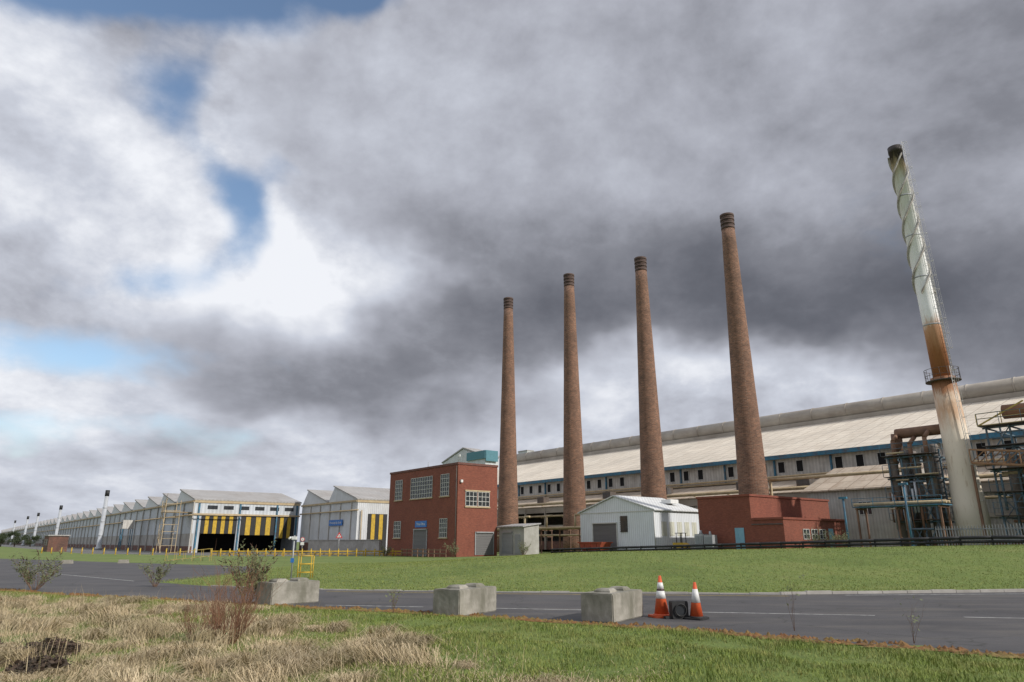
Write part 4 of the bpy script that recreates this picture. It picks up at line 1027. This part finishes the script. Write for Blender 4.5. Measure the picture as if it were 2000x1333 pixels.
V=N(nt,'ShaderNodeCombineXYZ'); nt.links.new(U,V.inputs[0]); nt.links.new(Zc,V.inputs[1])
wn=N(nt,'ShaderNodeTexNoise'); wn.inputs['Scale'].default_value=4.2; wn.inputs['Detail'].default_value=4; wn.inputs['Roughness'].default_value=.55
nt.links.new(G,wn.inputs['Vector'])
W=vmad(wn.outputs['Color'],(.22,.18,0),offs(V.outputs[0],(-.11,-.09,0)))
def dist_(cx,cz,rx,rz,rot):
    mp=N(nt,'ShaderNodeMapping',vector_type='TEXTURE'); nt.links.new(W,mp.inputs[0])
    mp.inputs['Location'].default_value=(cx,cz,0); mp.inputs['Rotation'].default_value=(0,0,math.radians(rot)); mp.inputs['Scale'].default_value=(rx,rz,1)
    ln=N(nt,'ShaderNodeVectorMath',operation='LENGTH'); nt.links.new(mp.outputs[0],ln.inputs[0]); return ln.outputs['Value']
def blob(cx,cz,rx,rz,amp,rot=0):
    mr=N(nt,'ShaderNodeMapRange',interpolation_type='SMOOTHSTEP'); nt.links.new(dist_(cx,cz,rx,rz,rot),mr.inputs[0])
    mr.inputs[1].default_value=0; mr.inputs[2].default_value=1; mr.inputs[3].default_value=amp; mr.inputs[4].default_value=0
    return mr.outputs[0]
def total(base,lst):
    v=base
    for b in lst: v=math_(nt,'ADD',blob(*b),v)
    return v
def smooth(v,a,b):
    mr=N(nt,'ShaderNodeMapRange',interpolation_type='SMOOTHSTEP'); nt.links.new(v,mr.inputs[0]); mr.inputs[1].default_value=a; mr.inputs[2].default_value=b; return mr.outputs[0]
fld=None
for cx_,cz_,rx_,rz_2,rot_ in [(.58,.78,.98,.49,0),(-.27,.24,.24,.07,-6),(-.02,.32,.24,.09,14),(1.1,.5,.7,.36,0)]:
    v=math_(nt,'MULTIPLY',math_(nt,'SUBTRACT',1.0,dist_(cx_,cz_,rx_,rz_2,rot_)),min(rx_,rz_2)*2.2)
    fld=v if fld is None else math_(nt,'SMOOTH_MAX',fld,v,.05)
fld=math_(nt,'ADD',fld,math_(nt,'MULTIPLY',edgeN,.26))
Dm=smooth(fld,-.08,.11)
tex3=math_(nt,'SUBTRACT',n3,.5)
Lv=total(.81,[(-.42,.39,.28,.20,.16,0),(-.30,.345,.22,.09,.10,0),(-.72,.60,.5,.35,-.06,0),(-.5,.12,.9,.08,-.03,0),(.2,.20,.6,.10,-.08,0)])
Lv=math_(nt,'ADD',math_(nt,'ADD',Lv,math_(nt,'MULTIPLY',math_(nt,'SUBTRACT',n1,.5),.45)),math_(nt,'ADD',relief,math_(nt,'ADD',math_(nt,'MULTIPLY',math_(nt,'SUBTRACT',p1,.62),.18),math_(nt,'MULTIPLY',tex3,.22))))
Dv=total(.56,[(.28,.38,.80,.20,-.36,-5),(.80,.37,.50,.24,-.20,0),(-.26,.20,.40,.11,-.20,0),(-.02,.30,.30,.12,-.14,0),(.52,.60,.3,.14,.06,10),(.85,.9,.45,.3,-.12,0),(-.1,.75,.4,.3,.12,0)])
Dv=math_(nt,'ADD',math_(nt,'ADD',Dv,math_(nt,'MULTIPLY',math_(nt,'SUBTRACT',n1,.5),.34)),math_(nt,'ADD',math_(nt,'MULTIPLY',relief,.55),math_(nt,'MULTIPLY',tex3,.20)))
Bf=math_(nt,'ADD',math_(nt,'MULTIPLY',Lv,math_(nt,'SUBTRACT',1.0,Dm)),math_(nt,'MULTIPLY',Dv,Dm))
cr=ramp(nt,[(0,(.085,.09,.11)),(.2,(.14,.147,.175)),(.4,(.235,.243,.28)),(.6,(.41,.425,.485)),(.8,(.60,.63,.71)),(1,(.88,.90,.95))]); nt.links.new(Bf,cr.inputs[0])
bgc=N(nt,'ShaderNodeBackground'); bgc.inputs[1].default_value=1.0; nt.links.new(cr.outputs[0],bgc.inputs[0])
Cf=total(1.0,[(-.66,.97,.58,.17,-1.35,-8),(-.265,.98,.17,.13,-1.35,0),(-.46,.53,.23,.09,-1.0,-48),(-.57,.73,.11,.14,-.7,-10),
   (-.66,.27,.50,.10,-.8,0),(-.57,.42,.24,.10,-.75,0),(-.38,.60,.12,.1,-.6,0),(-.7,.15,.6,.06,-.6,0)])
Cf=math_(nt,'ADD',Cf,math_(nt,'ADD',edgeN,math_(nt,'MULTIPLY',tex3,.5)))
cm=smooth(Cf,.22,.85)
mx=N(nt,'ShaderNodeMixShader'); nt.links.new(cm,mx.inputs[0]); nt.links.new(bgs.outputs[0],mx.inputs[1]); nt.links.new(bgc.outputs[0],mx.inputs[2])
nt.links.new(mx.outputs[0],out.inputs[0])
w.cycles.sampling_method='MANUAL'; w.cycles.sample_map_resolution=512
sl=bpy.data.lights.new('sun','SUN'); sl.energy=3.6; sl.angle=math.radians(1.2); sl.color=(1,.95,.88)
so=bpy.data.objects.new('sun',sl); COL.objects.link(so); so.rotation_euler=sunv.to_track_quat('Z','Y').to_euler()
cd=bpy.data.cameras.new('camera'); cd.lens=24; cd.sensor_width=36; cd.clip_end=20000; cd.clip_start=.1
co=bpy.data.objects.new('camera',cd); COL.objects.link(co); co.location=(0,0,1.7); co.rotation_euler=(math.radians(90+16.39),0,0)
scene.camera=co
scene.view_settings.view_transform='Standard'; scene.view_settings.look='None'; scene.view_settings.exposure=0
